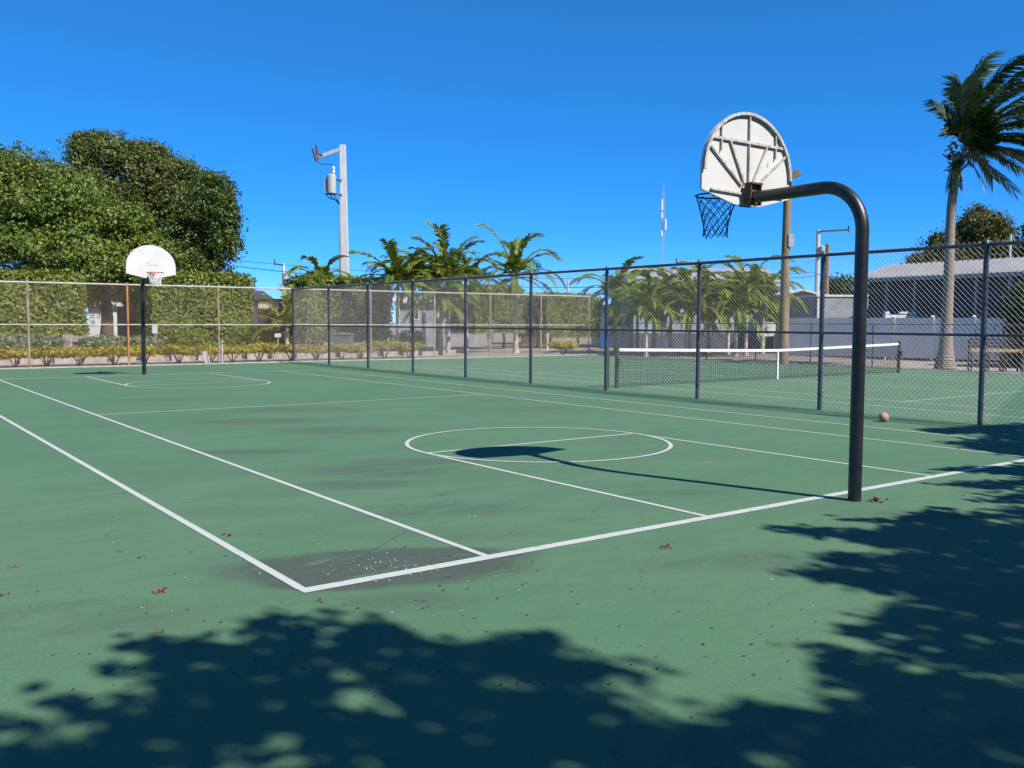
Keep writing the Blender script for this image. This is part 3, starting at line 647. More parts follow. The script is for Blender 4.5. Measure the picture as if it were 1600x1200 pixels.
# power lines
def wire(label, a, b, sag, r):
    a = Vector(a); b = Vector(b); pts = [a.lerp(b, k/40)-Vector((0, 0, sag*4*(k/40)*(1-k/40))) for k in range(41)]
    o = obj('power_line', G().tube([p-a for p in pts], r, 5), M['cable'], None, a); return tag(o, label, 'power line', 'power lines over the back street')
wire('upper thin power line crossing behind the concrete pole', D(255, 395, 66), D(1276, 425, 74), 1.1, .016)
wire('lower thicker power line crossing behind the concrete pole', D(255, 401, 66), D(1276, 431, 74), 1.5, .026)
wire('power line running from the far long armed pole behind the carport', D(1276, 428, 74), D(1420, 446, 70), .3, .03)

# ------------------------------------------------------------------ big trees
def L_(px, py, dep, b): p = D(px, py, dep)-b; return (p[0], p[1], p[2])
def mass(b, items, dep, sub=9, k=.42):
    out = []
    for (px, py, rx, rz, dd) in items:
        d_ = dep+dd; s = d_/F; c = L_(px, py, d_, b); out += subl(c, (rx*s, rx*s*.8, rz*s), sub, k)
    return out
b = base(205, 62)
tree('broad rounded olive green tree, tallest at the left behind the hedges', b, mass(b, [(150, 232, 40, 24, 0), (235, 245, 34, 22, 1), (322, 300, 26, 22, 2), (190, 300, 88, 80, 0), (120, 330, 75, 70, -2), (265, 318, 72, 68, 1), (215, 378, 110, 60, 0), (70, 300, 60, 50, 2), (310, 370, 45, 65, 3)], 62, 24, .34), L_olive, .19, 820, 4.0, .40)
b = base(165, 50)
tree('leafy bright green ficus at the left edge in front of the olive tree', b, mass(b, [(95, 340, 88, 68, 0), (10, 330, 80, 85, 0), (175, 375, 70, 55, 1), (60, 400, 110, 45, -1), (150, 420, 90, 34, -1), (235, 405, 45, 34, 1), (-60, 330, 80, 90, 0), (185, 452, 52, 20, 1), (130, 448, 40, 18, 2), (250, 455, 30, 18, 2), (150, 468, 26, 16, 3)], 50, 22, .34), L_ficus, .175, 1150, 3.6, .30)
b = base(335, 57)
tree('darker tree at the right end of the left group above the second hedge', b, mass(b, [(335, 320, 36, 42, 0), (348, 365, 32, 52, 0), (300, 390, 45, 45, 1), (318, 420, 40, 25, 0)], 57, 17, .40), L_mid, .18, 950, 3.4, .30)
b = base(1510, 72)
tree('olive green bushy tree behind the metal roofed carport', b, mass(b, [(1530, 375, 52, 46, 0), (1480, 398, 40, 36, 0), (1560, 392, 36, 40, 1), (1445, 412, 26, 18, 0), (1500, 420, 60, 25, 0)], 72, 18, .32), L_pine, .22, 900, 4, .3)
b = base(1620, 60)
tree('dark tree cut off by the right edge above the carport roof', b, mass(b, [(1625, 385, 34, 40, 0), (1650, 400, 50, 60, 0)], 60, 12), L_dark, .26, 600, 4, .3)
b = base(1325, 105)
tree('low dark far tree between the slim wooden pole and the near hoop post', b, mass(b, [(1320, 452, 26, 14, 0), (1300, 450, 15, 12, 0), (1345, 455, 20, 12, 0)], 105, 8), L_dark, .45, 260, 2.5, .25)
b = base(1588, 35.8)
tree('dark dense shrubby tree at the right edge beside the stacked chairs', b, mass(b, [(1612, 505, 36, 40, 0), (1618, 555, 34, 32, 0), (1600, 480, 26, 30, .4), (1640, 530, 40, 60, 1)], 35.8, 9), L_dark, .16, 2400, .9, .12)

# ------------------------------------------------------------------ hedges and shrubs along the back street
HY = 41.2
hedge('tall clipped hedge cut off by the left edge of the photo', -140, 134, HY-1.0, 427, .95, 2.6, 15000)
hedge('tall clipped hedge right behind the distant hoop', 236, 396, HY, 431, .35, 2.6, 15000)
hedge('clipped hedge seen through the corner of the fence below the concrete pole', 478, 613, HY, 437, .45, 2.6, 13000)
hedge('squared hedge between the palm cluster and the small gap', 741, 819, HY, 450, .9, 3.2, 9000)
hedge('last clipped hedge, beside the blue bin', 853, 938, HY, 463, .6, 3.4, 9000)
SHL = ['golden shrub behind the far fence, cut off by the left edge', 'golden shrub at the foot of the leftmost fence post', 'golden shrub right behind the thin white stake at left', 'golden shrub between the left stake and the rusty post', 'golden shrub just left of the rusty orange fence post',
       'bright golden shrub behind the distant hoop pole', 'golden shrub right of the small white sign', 'golden shrub behind the leaning white board', 'golden shrub right of the pale fence post and stake', 'golden shrub in front of the low white sign and porch', 'golden shrub at the base of the young palm and corner post',
       'golden shrub just right of the corner post where the fences meet', 'golden shrub left of the second dark fence post from the corner', 'golden shrub behind the third dark fence post from the corner', 'golden shrub below the left end of the palm cluster', 'golden shrub farthest right in the row, under the palm cluster']
for i, lab in enumerate(SHL):
    shrub(lab, (-3.69+i*1.17+random.uniform(-.15, .15), 32.3+random.uniform(-.2, .2), 0), random.uniform(.66, .84), random.uniform(.60, .76), L_gold, 1300, 'golden shrubs behind the far fence')
for k, (x0, y0, r_, h_, lab) in enumerate(((-3.6, 36.4, 1.5, 1.15, 'grey green shrub mass below the hedge at the left edge'), (-1.3, 36.2, 1.3, 1.1, 'grey green shrub left of the dark hedge stem'), (1.5, 36.6, .95, 1.05, 'grey green rounded shrub below the pale stump'), (3.0, 36.6, 1.0, 1.0, 'grey green rounded shrub left of the small white sign'))):
    shrub(lab, (x0, y0, 0), r_, h_, L_sage, 2600, None, 'sage_shrub', .13)
for (px, dd, r_, h_, lab) in ((290, 43, .7, 1.3, 'bright green seedling bush in front of the second hedge'), (395, 44, 1.1, 1.5, 'leafy green bush at the foot of the second hedge'), (425, 43, .9, 1.25, 'leafy green bush in front of the brown porch'), (640, 52, .8, 1.1, 'leafy green bush left of the palm cluster'), (880, 46, .7, .7, 'yellow tinted bush in front of the last hedge')):
    shrub(lab, base(px, dd), r_, h_, L_hedge if 'yellow' not in lab else L_gold, 1800, None, 'leafy_bush', .13)
# kerb stones seen between the shrubs
kb = bpy.data.objects.new('stone_kerb', None); COL.objects.link(kb); kb.location = (-6, 34.6, 0); kb['kind'] = 'structure'
for i in range(22):
    g = G(); q = .42+random.uniform(-.05, .08); y = random.uniform(-.05, .05)
    g.prism([(i*1.12-q, y-.16, -.06), (i*1.12+q, y-.16, -.06), (i*1.12+q, y+.16, -.06), (i*1.12-q, y+.16, -.06)], (0, 0, .24+random.uniform(-.03, .05)))
    obj('stone', g, M['stone'], kb)
# posts, stakes and small signs
def stake(label, px, dep, top, w_, m='white', lean=0):
    b = base(px, dep); h = zat(top, dep, px); o = obj('stake', G().bar((0, 0, -.06), (lean, 0, h), w_), M[m], None, b, RIGHT); return tag(o, label, 'stake')
stake('thin white stake behind the far fence near its left end', 71, 36.5, 535, .045)
stake('thin white stake beside the grey fence post right of the distant hoop', 346.5, 36.5, 532, .045)
stake('leaning thick white board post behind the far fence', 324, 36.2, 549, .15, 'white', -.14)
stake('pale round stump standing among the grey green shrubs', 106, 41, 523, .24, 'stone')
stake('slim white pipe in the gap left of the palm cluster', 606, 44, 529, .05)
stake('slim white pipe standing by the long grey home', 1072, 50, 459, .09)
stake('short white post among the short palm trunks', 1004, 50, 527, .07)
stake('short white post beside the grey home wall', 1048, 50, 527, .08)
stake('short white post before the last hedge', 856, 56, 520, .10)
def sign(label, px, dep, ytop, ybot, wpx):
    s = dep/F; t = thing('sign', label, 'sign', base(px, dep), RIGHT); z1 = zat(ytop, dep, px); z0 = zat(ybot, dep, px)
    obj('sign_panel', G().box(-wpx/2*s, wpx/2*s, -.03, -.006, z0, z1), M['white'], t)
    obj('sign_post', G().box(-.02, .02, -.005, .035, -.06, z1-.02), M['steel'], t)
sign('small white sign on a thin post right of the distant hoop pole', 242, 40, 508, 521, 8)
sign('small low white sign by the brown porch', 434, 41, 521, 527, 10)
sign('left one of two narrow white signs behind the fence', 762.5, 52, 514, 530, 4)
sign('right one of two narrow white signs behind the fence', 769, 52, 514, 530, 4)

# ------------------------------------------------------------------ palms
pal = dict(leaf=L_palm)
grp = 'palms in the middle cluster'
palm('leftmost palm of the middle cluster, leaning over the fence line', 622, 50, 428, 2.6, 13, L_palm, grp, wind=(.2, -.1, 0))
palm('bushy palm in the middle cluster with dense hanging fronds', 662, 52, 425, 2.7, 16, L_palm, grp, droop=1.5)
palm('palm with the tallest curling frond in the middle cluster', 700, 51, 425, 3.1, 15, L_palm, grp, droop=1.35, els=(-.2, 1.4))
palm('right palm of the middle cluster, arching toward the gap', 728, 54, 428, 2.8, 13, L_palm, grp, droop=1.4)
palm('palm behind the left side of the middle cluster, crown half hidden', 643, 57, 430, 2.9, 12, L_palm, grp, droop=1.5)
palm('palm behind the centre of the middle cluster, crown half hidden', 684, 58, 428, 2.9, 12, L_palm, grp, droop=1.5)
palm('short palm low in front of the middle cluster', 690, 47, 462, 2.0, 12, L_palm, grp, droop=1.5)
palm('single palm with curling fronds above the squared hedge', 806, 50, 424, 3.2, 14, L_palm, None, droop=1.7, els=(-.3, 1.35))
palm('small yellowish palm head showing over the corner hedge', 502, 55, 437, 2.0, 12, L_ypalm, None, droop=1.5)
palm('young yellow green palm in front of the brown porch', 448, 42, 508, 1.7, 9, L_ypalm, None, droop=.8, shaft=False, rt=.11, els=(.1, 1.3), pairs=24, ll=.6, lw=.09)
grp = 'short palms in front of the long grey home'
for px, dep, cy, L, lab in ((962, 50, 446, 2.3, 'leftmost short palm with upright fronds, beside the white house'), (996, 52, 458, 2.1, 'short palm second from the left in front of the grey home'), (1022, 49, 455, 2.2, 'short palm third from the left in front of the grey home'), (1048, 51, 452, 2.1, 'short palm left of the slim white pipe'), (1078, 48, 450, 2.2, 'short palm right of the slim white pipe'), (1108, 51, 447, 2.2, 'short palm behind the tall fence post in the grey home row'), (1138, 49, 448, 2.2, 'short palm in the middle right of the grey home row'), (1166, 48, 437, 2.4, 'tallest palm of the row in front of the grey home'), (1192, 50, 443, 2.2, 'rightmost short palm, next to the wooden pole'), (1010, 46, 472, 2.0, 'small low palm left of centre in front of the grey home'), (1092, 46, 470, 2.0, 'small low palm in front of the grey home, beside a fence post'), (1150, 46, 472, 2.1, 'small low palm in the right part of the grey home row')):
    palm(lab, px, dep, cy+11, L+.15, 13, L_palm if px % 4 else L_ypalm, grp, droop=1.5, pairs=32, ll=.75, rt=.10)

# ------------------------------------------------------------------ houses beyond
def home(label, px0, px1, dep, top, cat='mobile home', wall='greywall', roof='white', depth=6.0, slope=.5, over=.3, name='mobile_home', windows=(), rot=RIGHT, z0=-.06, group=None):
    pm = (px0+px1)/2; s = dep/F; t = thing(name, label, cat, base(pm, dep), rot, group); hw = (px1-px0)/2*s; h = zat(top, dep, pm)
    obj('wall', G().box(-hw, hw, 0, depth, z0, h), M[wall], t)
    g = G().prism([(-hw-over, -over, h+.004), (-hw-over, depth+over, h+.004), (-hw-over, depth+over, h+.12), (-hw-over, depth/2, h+.12+slope), (-hw-over, -over, h+.12)], (2*hw+2*over, 0, 0))
    obj('roof', g, M[roof], t)
    for (x0, x1, p0, p1) in windows:
        xa, xb_ = (x0-pm)*s, (x1-pm)*s; z1, zb = zat(p0, dep, pm), zat(p1, dep, pm)
        wd = obj('window', G().box(xa, xb_, -.03, -.004, zb, zb+.07).box(xa, xb_, -.03, -.004, z1-.07, z1).box(xa, xa+.07, -.03, -.004, zb+.07, z1-.07).box(xb_-.07, xb_, -.03, -.004, zb+.07, z1-.07).box((xa+xb_)/2-.025, (xa+xb_)/2+.025, -.028, -.004, zb+.07, z1-.07), M['white'], t)
        obj('pane', G().box(xa+.07, (xa+xb_)/2-.026, -.018, -.005, zb+.07, z1-.07).box((xa+xb_)/2+.026, xb_-.07, -.018, -.005, zb+.07, z1-.07), M['glass'], wd)
    return t
home('dark grey home glimpsed behind the second hedge and distant hoop', 170, 385, 62, 466, wall='dark_shaded', roof='dark_shaded', windows=((205, 235, 484, 500),))
home('white home end with windows glimpsed in the gap between the left hedges', 138, 166, 58, 478, wall='white', windows=((142, 150, 486, 496), (153, 162, 486, 496), (142, 150, 499, 509)), slope=.3, depth=1.6)
t = home('dark brown porch with a flat roof between hedge and fence corner', 402, 478, 56, 470, 'porch', 'brown', 'brown', 5, .05, .15, 'porch')
obj('wall_panel', G().box(-1.4, -.15, -.03, -.004, zat(484, 56), zat(472, 56)), M['pinkwall'], t)
obj('window_board', G().box(.1, .9, -.03, -.004, zat(506, 56), zat(500, 56)), M['white'], t)
home('pale home with white trim behind the middle palm cluster', 618, 742, 66, 474, wall='greywall', roof='white', windows=((640, 655, 486, 500), (700, 716, 486, 500)))
home('low home with a white roof edge in the gap between the squared hedges', 815, 862, 68, 486, wall='brown', roof='white', slope=.25)
home('small white house with a double window beside the blue bin', 938, 986, 62, 489, 'house', 'white', 'metalroof', 7, .5, .35, 'white_house', windows=((948, 972, 490, 511),))
t = home('long grey home behind the row of short palms', 990, 1215, 60, 448, wall='greywall', roof='metalroof', depth=8, slope=1.3, windows=((1020, 1040, 470, 492), (1112, 1136, 470, 492)))
s = 60/F
obj('skirting', G().box(-112*s, 112*s, -.03, -.004, -.05, .95), M['dark_shaded'], t)
d_ = obj('door', G().box((1198-1102)*s, (1213-1102)*s, -.05, -.004, zat(506, 60), zat(467, 60)), M['darksteel'], t)
obj('door_frame', G().box((1195-1102)*s, (1198-1102)*s-.003, -.09, -.004, zat(506, 60), zat(466, 60)).box((1195-1102)*s, (1213-1102)*s, -.09, -.052, zat(467.5, 60), zat(466, 60)), M['white'], d_)
o = tag(obj('panel', G().box(-.33, .33, 0, .08, zat(524, 52), zat(502, 52)).box(-.3, -.25, 0, .05, -.06, zat(524, 52)).box(.25, .3, 0, .05, -.06, zat(524, 52)), M['white'], None, base(1203, 52), RIGHT), 'square white panel on short legs left of the wooden pole', 'panel')
# beige siding house: boards built as real laps
dep = 58; s = dep/F; t = thing('siding_house', 'beige lap sided house with a curved white roof edge right of the wooden pole', 'house', base(1250, dep), RIGHT)
hw = 27*s; h = zat(459, dep, 1250)
obj('wall', G().box(-hw, hw, .05, 6, -.06, h), M['beige'], t)
zs = np.arange(0.4, h-.05, .16); me = None
for z in zs:
    g = G().prism([(-hw, .048, z), (-hw, .012, z), (-hw, .040, z+.158), (-hw, .048, z+.158)], (2*hw, 0, 0))
    if me is None: o = obj('siding_board', g, M['beige'], t); me = o.data; z0_ = z
    else: o = link('siding_board', me, None, t, (0, 0, z-z0_))
pts = [(-hw-.3, zat(458, dep)), (-hw*.4, zat(453, dep)), (0, zat(450, dep)), (hw*.4, zat(452, dep)), (hw+.1, zat(457, dep)), (hw+1.6, zat(461.5, dep))]
g = G()
for (xa, za), (xb_, zb_) in zip(pts[:-1], pts[1:]): g.add([(xa, -.25, za-.12), (xb_, -.25, zb_-.12), (xb_, 6, zb_-.12), (xa, 6, za-.12), (xa, -.25, za), (xb_, -.25, zb_), (xb_, 6, zb_), (xa, 6, za)], [(3,2,1,0), (4,5,6,7), (0,1,5,4), (2,3,7,6), (1,2,6,5), (3,0,4,7)])
obj('roof', g, M['white'], t)
obj('gable', G().add([(-hw, .06, h), (hw, .06, h), (hw*.4, .06, zat(455, dep)), (0, .06, zat(453, dep)), (-hw*.4, .06, zat(455.5, dep))], [(0,1,2,3,4)]).add([(-hw, .1, h), (hw, .1, h), (hw*.4, .1, zat(455, dep)), (0, .1, zat(453, dep)), (-hw*.4, .1, zat(455.5, dep))], [(4,3,2,1,0)]), M['beige'], t)
obj('downpipe', G().box(-2*s, 0*s, -.07, .008, .2, zat(459, dep)), M['white'], t)
t = home('dark blue grey awning shed between the siding house and the near hoop post', 1276, 1364, 50, 464, 'shed', 'greywall', 'white', 5, .02, .05, 'shed')
obj('corner_trim', G().box(-44*50/F-.002, -41*50/F, -.05, -.004, 0, zat(465, 50)), M['white'], t)
# white vinyl fence along the lane: posts and panels
va, vb = A(1228, 556), A(1588, 566); L = float(np.hypot(*(vb-va)[:2])); rz = math.atan2(vb[1]-va[1], vb[0]-va[0])
t = thing('vinyl_fence', 'long white vinyl panel fence along the lane, in its own shade', 'fence', (va[0], va[1], 0), rz); npn = 6; pw = L/npn
for k in range(npn+1):
    post = obj('post', G().box(k*pw-.065, k*pw+.065, -.065, .065, -.05, 1.95), M['vinyl'], t)
    obj('cap', G().add([(k*pw-.08, -.08, 1.953), (k*pw+.08, -.08, 1.953), (k*pw+.08, .08, 1.953), (k*pw-.08, .08, 1.953), (k*pw, 0, 2.03)], [(3,2,1,0), (0,1,4), (1,2,4), (2,3,4), (3,0,4)]), M['vinyl'], post)
for k in range(npn):
    x0, x1 = k*pw+.067, (k+1)*pw-.067
    obj('rail', G().box(x0, x1, -.03, .03, 1.78, 1.90), M['vinyl'], t); obj('rail', G().box(x0, x1, -.03, .03, .06, .20), M['vinyl'], t)
    nb = 10; bw = (x1-x0)/nb
    for j in range(nb): obj('board', G().box(x0+j*bw+.004, x0+(j+1)*bw-.004, -.018, .018, .203, 1.777), M['vinyl'], t)
# carport with ribbed metal roof
dep1, dep2 = 46.5, 38.5
e0, e1 = D(1340, 436, dep1), D(1640, 424, dep2); h = (e0[2]+e1[2])/2; e0[2] = e1[2] = 0; L = float(np.hypot(*(e1-e0)[:2])); rz = math.atan2(e1[1]-e0[1], e1[0]-e0[0])
t = thing('carport', 'large carport with a ribbed light metal roof behind the white vinyl fence', 'carport', (e0[0], e0[1], 0), rz)
RD, RR = 2.6, .78; npn = 34; pw = L/npn
for k in range(npn):
    x0, x1 = k*pw, (k+1)*pw; o = obj('roof_panel', G().prism([(x0+.006, 0, h), (x0+.006, RD, h+RR), (x0+.006, RD, h+RR+.03), (x0+.006, 0, h+.03)], (pw-.012, 0, 0)), M['metalroof'], t)
    obj('seam', G().prism([(x0-.02, -.01, h+.032), (x0-.02, RD, h+RR+.032), (x0-.02, RD, h+RR+.08), (x0-.02, -.01, h+.08)], (.04, 0, 0)), M['metalroof'], o)
obj('roof_back', G().prism([(0, RD+.01, h+RR), (0, RD*4, h), (0, RD*4, h+.03), (0, RD+.01, h+RR+.03)], (L, 0, 0)), M['metalroof'], t)
obj('fascia', G().box(-.02, L, -.06, -.012, h-.16, h+.02), M['greywall'], t)
obj('wall', G().box(.3, L-.3, .5, RD*4-.5, -.06, h-.02), M['dark_shaded'], t)
for k in range(7):
    x = .12+k*(L-.3)/6; obj('post', G().box(x-.05, x+.05, .05, .15, -.06, h-.17), M['greywall'], t)
# white vent boxes over the vinyl fence
o = tag(obj('vent_box', G().box(-.9, .55, 0, .3, 1.9, 2.05).box(-.9, -.7, 0, .3, 2.06, 2.2).box(-.2, .55, 0, .3, 2.1, 2.2).box(-.85, -.75, .1, .2, -.06, 1.9).box(.3, .4, .1, .2, -.06, 1.9), M['white'], None, base(1413, 43.5), RIGHT), 'small white boxes on a rack peeking over the vinyl fence', 'rack')

# ------------------------------------------------------------------ chairs, bins, coconut, debris
def bar_chair(label, loc, rz):
    t = thing('bar_chair', label, 'chair', loc, rz, 'tall chairs by the vinyl fence')
    w_ = .24; sh = .72
    for sx in (-1, 1):
        obj('leg', G().bar((sx*w_, .22, 0), (sx*w_, .22, 1.14), .045), M['black_rubber'], t); obj('leg', G().bar((sx*w_, -.22, 0), (sx*w_, -.22, sh-.03), .045), M['black_rubber'], t)
    for z in (.86, .98, 1.10): obj('back_slat', G().box(-w_+.023, w_-.023, .205, .235, z, z+.055), M['black_rubber'], t)
    obj('seat', G().box(-w_-.03, w_+.03, -.26, .19, sh-.028, sh+.07), M['tan'], t)
    obj('footrest', G().bar((-w_+.023, -.22, .28), (w_-.023, -.22, .28), .035).bar((-w_+.023, .22, .34), (w_-.023, .22, .34), .035), M['black_rubber'], t)
cb = A(1512, 578); rzc = RIGHT-.25; ux = Vector((math.cos(rzc), math.sin(rzc), 0))
for k, lab in enumerate(('leftmost tall black slat back chair with tan seat', 'middle tall black slat back chair, left of the fence post', 'tall black slat back chair directly behind the fence post')):
    bar_chair(lab, Vector((cb[0], cb[1], -.04))+ux*(.30+k*.56), rzc)
p = Vector((cb[0], cb[1], -.04))+ux*1.86+Vector((-.05, -.1, 0))
t = thing('bar_table', 'tall black stool without back and tan top at the right of the chairs', 'stool', p, rzc)
for sx in (-1, 1):
    for sy in (-1, 1): obj('leg', G().bar((sx*.27, sy*.2, 0), (sx*.27, sy*.2, .67), .045), M['black_rubber'], t)
obj('seat', G().box(-.32, .32, -.26, .26, .672, .77), M['tan'], t)
obj('footrest', G().bar((-.247, -.2, .26), (.247, -.2, .26), .035), M['black_rubber'], t)
def bin_(label, px, dep, m, h=1.05, w_=.58):
    b = base(px, dep); t = thing('wheelie_bin', label, 'bin', b, RIGHT)
    obj('body', G().add([(-w_*.42, -.3, .0), (w_*.42, -.3, .0), (w_*.42, .3, .0), (-w_*.42, .3, .0), (-w_*.5, -.38, h), (w_*.5, -.38, h), (w_*.5, .38, h), (-w_*.5, .38, h)], [(3,2,1,0), (4,5,6,7), (0,1,5,4), (1,2,6,5), (2,3,7,6), (3,0,4,7)]), m, t)
    obj('lid', G().prism([(-w_*.53, -.42, h+.004), (-w_*.53, .42, h+.004), (-w_*.53, .42, h+.04), (-w_*.53, 0, h+.1), (-w_*.53, -.42, h+.05)], (w_*1.06, 0, 0)), m, t)
    for sx in (-1, 1): obj('wheel', G().tube([(sx*.24-.03, .33, .1), (sx*.24+.03, .33, .1)], .1, 12), M['black_rubber'], t)
bin_('blue wheelie bin in front of the small white house', 944.5, 57, M['blue'])
bin_('grey wheelie bin seen through the corner of the fence', 536, 44, M['grey_bin'], 1.0, .9)
# coconut on the court
c = A(1384, 659.5); g = G(); g.lathe([(.005, 0), (.045, .005), (.075, .035), (.084, .075), (.075, .12), (.045, .15), (.012, .163)], 20)
o = obj('coconut', g, M['coconut'], None, (c[0], c[1]+.04, 0.001), .6, smooth=True); tag(o, 'dry tan coconut lying on the court below the dividing fence', 'coconut')
# red blossoms
for (px, py, sz, lab) in ((222, 872, 1.1, 'red blossom cluster left of the outer sideline, one of a pair with a smaller one'), (252, 926, 1.4, 'large red blossom cluster left of the court corner, above the tree shade'), (357, 838, 1.3, 'red blossom cluster just outside the outer sideline, farthest up the line'),
        (24, 886, 1.0, 'red blossom cluster close to the left edge of the photo'), (298, 863, .8, 'small dark red blossom between the sideline and the paired clusters'), (55, 926, .7, 'small red blossom speck, upper of two near the left edge'), (56, 948, .7, 'small red blossom speck, lower of two near the left edge'),
        (254, 989, .9, 'red blossom cluster just above the edge of the tree shade at left'), (499, 939, 1.0, 'red blossom cluster just below the court corner'), (660, 940, 1.0, 'red blossom below the baseline beside the dark mildew stain'), (1041, 855, 1.6, 'bright red blossom cluster below the middle of the baseline'),
        (1004, 894, .7, 'tiny red blossom speck below the bright cluster, in open green'), (1370, 785, 2.2, 'largest red blossom heap, right beside the near hoop pole'), (1506, 775, .9, 'red blossom right of the hoop pole at the edge of shade'), (686, 916, .8, 'small dark blossom close under the baseline'), (4, 932, .9, 'red blossom cut off by the left edge of the photo'),
        (703, 903, .7, 'tiny red blossom touching the lower side of the baseline'), (186, 863, .8, 'small brown red blossom, upper left of the paired cluster')):
    c = A(px, py); g = G(); sz *= .75
    for i in range(int(11*sz)):
        a = random.random()*6.28; r_ = random.random()*.045*sz; p = Vector((math.cos(a)*r_*1.5, math.sin(a)*r_, .004)); d = Vector((random.uniform(-1, 1), random.uniform(-1, 1), random.uniform(.1, 1))).normalized()
        q = d.cross(Vector((0, 0, 1))).normalized()*.008*sz; e = p+d*random.uniform(.018, .04)*sz; m_ = p.lerp(e, .5)
        g.add([p, m_+q, e, m_-q], [(0, 1, 2, 3)])
    o = obj('fallen_blossom', g, M['red'], None, (c[0], c[1], .001), random.random()*6)
    tag(o, lab, 'blossom', 'red blossoms fallen on the court')
# dark leaf specks and pale chips: uncountable litter
P, N, S = [], [], []
for i in range(420):
    if i % 3 == 0: px, py = rng.uniform(0, 1600), 600+600*rng.random()**1.3
    else:
        q = A(rng.uniform(100, 1600), 560+rng.random()**.7*520); P.append((q[0], q[1], .006)); N.append((0, 0, 1)); S.append(rng.uniform(.010, .032)); continue
    q = A(px, max(py, 590)); P.append((q[0], q[1], .006)); N.append((0, 0, 1)); S.append(rng.uniform(.010, .030))
leaf_mesh('leaf_litter', P, N, S, M['litter'], None, .5, .15, 'stuff')
P = []; S = []
for i in range(200):
    if i < 110: q = A(rng.normal(590, 55), rng.normal(885, 12))
    else: q = A(rng.uniform(60, 1560), rng.uniform(600, 960))
    P.append((q[0], q[1], .006)); S.append(rng.uniform(.005, .016) if i < 110 else rng.uniform(.006, .017))
leaf_mesh('pale_chips', P, np.tile((0, 0, 1.), (len(P), 1)), S, M['chip'], None, .6, .1, 'stuff')

# ------------------------------------------------------------------ shade trees behind the camera
POLY = [(0,1168),(60,1165),(140,1160),(190,1152),(150,1140),(95,1118),(80,1102),(40,1094),(55,1087),(120,1090),(200,1085),(245,1078),(258,1066),(228,1048),(215,1025),(190,1002),(240,1002),(310,998),(360,1009),(412,1002),(402,986),(420,970),(468,972),(500,988),(532,982),(515,966),(500,953),(560,962),(600,985),(640,1005),(690,1008),(740,1022),(790,1012),(800,1002),(850,995),(868,1010),(860,1027),(900,1030),(960,1036),(1030,1050),(1000,1057),(930,1055),(900,1066),(870,1078),(900,1092),(960,1102),(1010,1108),(1060,1106),(1100,1120),(1140,1132),(1130,1105),(1200,1104),(1280,1112),(1312,1112),(1265,1085),(1320,1101),(1360,1101),(1376,1092),(1350,1072),(1290,1050),(1265,1033),(1285,1021),(1330,1030),(1390,1043),(1430,1052),(1468,1052),(1440,1036),(1400,1020),(1366,1012),(1380,1000),(1340,988),(1295,981),(1350,984),(1388,986),(1370,972),(1420,970),(1400,958),(1370,946),(1400,944),(1430,940),(1380,926),(1340,914),(1280,907),(1232,893),(1290,890),(1335,884),(1305,876),(1300,868),(1370,864),(1425,862),(1355,849),(1310,838),(1198,829),(1260,824),(1340,832),(1400,828),(1440,822),(1325,811),(1400,812),(1450,806),(1480,798),(1530,804),(1600,797),(1640,790),(1640,785),(1500,784),(1600,772),(1640,766),(1450,758),(1600,750),(1640,745),(1446,733),(1600,728),(1640,722),(1640,716),(1555,709),(1520,699),(1480,691),(1540,684),(1560,678),(1470,677),(1440,671),(1520,666),(1600,662),(1680,660),(2000,672),(2600,1000),(2600,1700),(1700,1900),(0,1900),(-500,1700),(-500,1300),(-200,1190)]
SPOTS = [(545,1046,.13),(560,1095,.15),(430,1020,.10),(495,1008,.12),(600,1010,.10),(790,1065,.13),(780,1075,.1),(385,1192,.17),(262,1175,.10),(480,1150,.09),(240,1195,.1),(900,1130,.09),(1070,1135,.10),(980,1128,.08),(870,1190,.08),(1100,1195,.12),(1560,1050,.12),(1590,1060,.12),(1545,935,.1),(1440,1010,.06),(1560,880,.12),(1590,815,.15),(1540,1160,.08),(1340,1150,.05),(60,1180,.12),(160,1110,.08)]
gp = np.array([A(*q)[:2] for q in POLY])
def inside(pts):
    x, y = pts[:, 0], pts[:, 1]; r_ = np.zeros(len(pts), bool); j = len(gp)-1
    for i in range(len(gp)):
        xi, yi = gp[i]; xj, yj = gp[j]; c = ((yi > y) != (yj > y)) & (x < (xj-xi)*(y-yi)/(yj-yi+1e-12)+xi); r_ ^= c; j = i
    return r_
lo, hi = gp.min(0), gp.max(0); pts = rng.uniform(lo, hi, (220000, 2)); pts = pts[inside(pts)]
vis = np.array([C[0], C[1]])
area = len(pts)/220000*np.prod(hi-lo); want = int(min(len(pts), area*205)); pts = pts[:want]
keep = np.ones(len(pts), bool)
for (px, py, r_) in SPOTS:
    q = A(px, py)[:2]; ang = np.arctan2(pts[:, 1]-q[1], pts[:, 0]-q[0]); keep &= (np.hypot(pts[:, 0]-q[0], pts[:, 1]-q[1]) > r_*(.92+.34*np.sin(ang*2+px)+.25*np.sin(ang*5+py))) | (rng.random(len(pts)) < .05)
cells = rng.uniform(lo, hi, (230, 2)); cr_ = rng.uniform(.012, .045, 230)
for (cx_, cy_), r_ in zip(cells, cr_): keep &= (np.abs((pts[:, 0]-cx_)*.8+(pts[:, 1]-cy_)*.6)/(r_*1.5)+np.abs((pts[:, 1]-cy_)*.8-(pts[:, 0]-cx_)*.6)/r_) > 1
pts = pts[keep]
lx = np.clip((pts[:, 0]+4.5)/5.0, 0, 1)                 # left tree is taller, right ones lower
edge = np.min(np.hypot(pts[:, None, 0]-gp[None, :, 0], pts[:, None, 1]-gp[None, :, 1]), 1)
jit = (edge < .22) & (rng.random(len(pts)) < .30); pts = pts+jit[:, None]*rng.normal(0, .10, pts.shape)
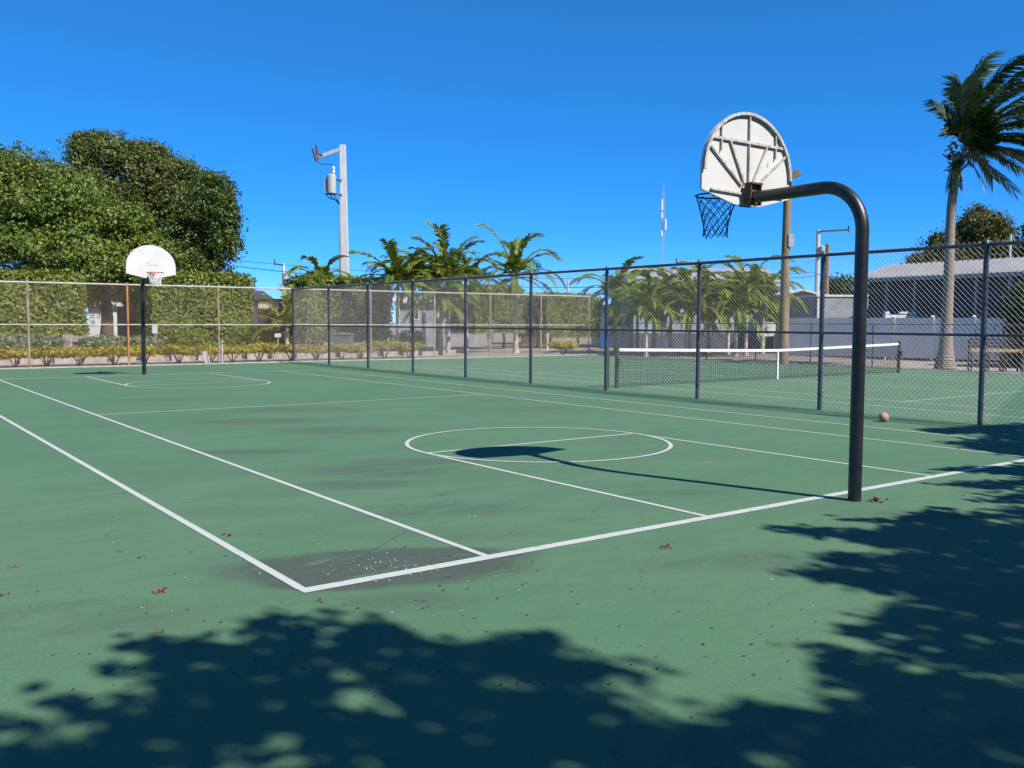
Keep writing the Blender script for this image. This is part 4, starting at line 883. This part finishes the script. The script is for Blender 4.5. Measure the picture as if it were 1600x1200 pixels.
hgt = 7.6*(1-lx)+5.2*lx+np.where(edge > .8, rng.uniform(-2.2, 2.2, len(pts)), 0)+.55*np.sin(pts[:, 0]*2.2)+.45*np.sin(pts[:, 1]*2.7)+rng.normal(0, .28, len(pts))
SH = np.array([-SUN.x/SUN.z, -SUN.y/SUN.z])
who = np.digitize(pts[:, 0], [-4.0, 1.5])
labels = ['tall leafy shade tree behind the camera, left one of three', 'leafy shade tree behind the camera, middle one of three', 'leafy shade tree right of the camera, rightmost of three']
print('shade area', area, 'clusters', len(pts))
for k in range(3):
    q = pts[who == k]; h = hgt[who == k]
    if not len(q): continue
    P3 = np.column_stack([q-SH*h[:, None], h]); n_ = 5
    PP = np.repeat(P3, n_, 0)+rng.normal(0, 1, (len(P3)*n_, 3))*np.repeat(rng.choice([.035, .06, .11], len(P3), p=[.5, .38, .12]), n_)[:, None]
    ctr = P3.mean(0); tb = np.array([ctr[0], min(ctr[1]-1.0, -9.3), 0]); t = thing('shade_tree', labels[k], 'tree', (tb[0], tb[1], 0), 0, 'shade trees behind the camera')
    leaf_mesh('crown', PP-tb, np.tile((0, -.3, 1.), (len(PP), 1)), rng.uniform(.08, .19, len(PP)), L_shade, t, .62, .5)
    hb = float(np.median(h))*.62; tg = G().tube([(0, 0, -.06), (.1, .05, hb*.5), (0, 0, hb)], [.26, .2, .16], 10)
    obj('trunk', tg, M['bark'], t, smooth=True)
    g = G()
    for i in rng.permutation(len(P3))[:26]:
        e = Vector(P3[i]-tb); s0 = Vector((0, 0, hb*rng.uniform(.8, 1))); g.tube([s0, s0.lerp(e, .5)+Vector((0, 0, .25)), e], [.07, .04, .012], 5)
    obj('limbs', g, M['bark'], t)

# added unseen grove behind the court, all behind the camera: keeps the low back sky off the shaded ground
for k, (x, y, r_, h_, lab) in enumerate(((-17, -19, 4.6, 10.5, 'added sky blocking tree far behind the camera on the left'), (-8, -18.5, 4.8, 11, 'added sky blocking tree straight behind the camera'), (1, -17.5, 4.8, 10.5, 'added sky blocking tree behind the camera on the right'), (10, -16, 4.6, 10, 'added sky blocking tree behind the court beyond the right of the photo'), (18, -13.5, 4.4, 9, 'added sky blocking tree at the far right behind the dividing fence'))):
    lum = [((0, 0, h_*.62), (r_*.8, r_*.8, h_*.30))]+[((math.cos(a)*r_*.62, math.sin(a)*r_*.62, h_*(.42+.22*(i % 3))), (r_*.48, r_*.48, h_*.2)) for i, a in enumerate(np.linspace(0, 5.7, 9))]
    tree(lab, (x, y, 0), lum, L_shade, .34, 130, h_*.4, .3, 'added grove blocking the back sky', 'shade_tree')
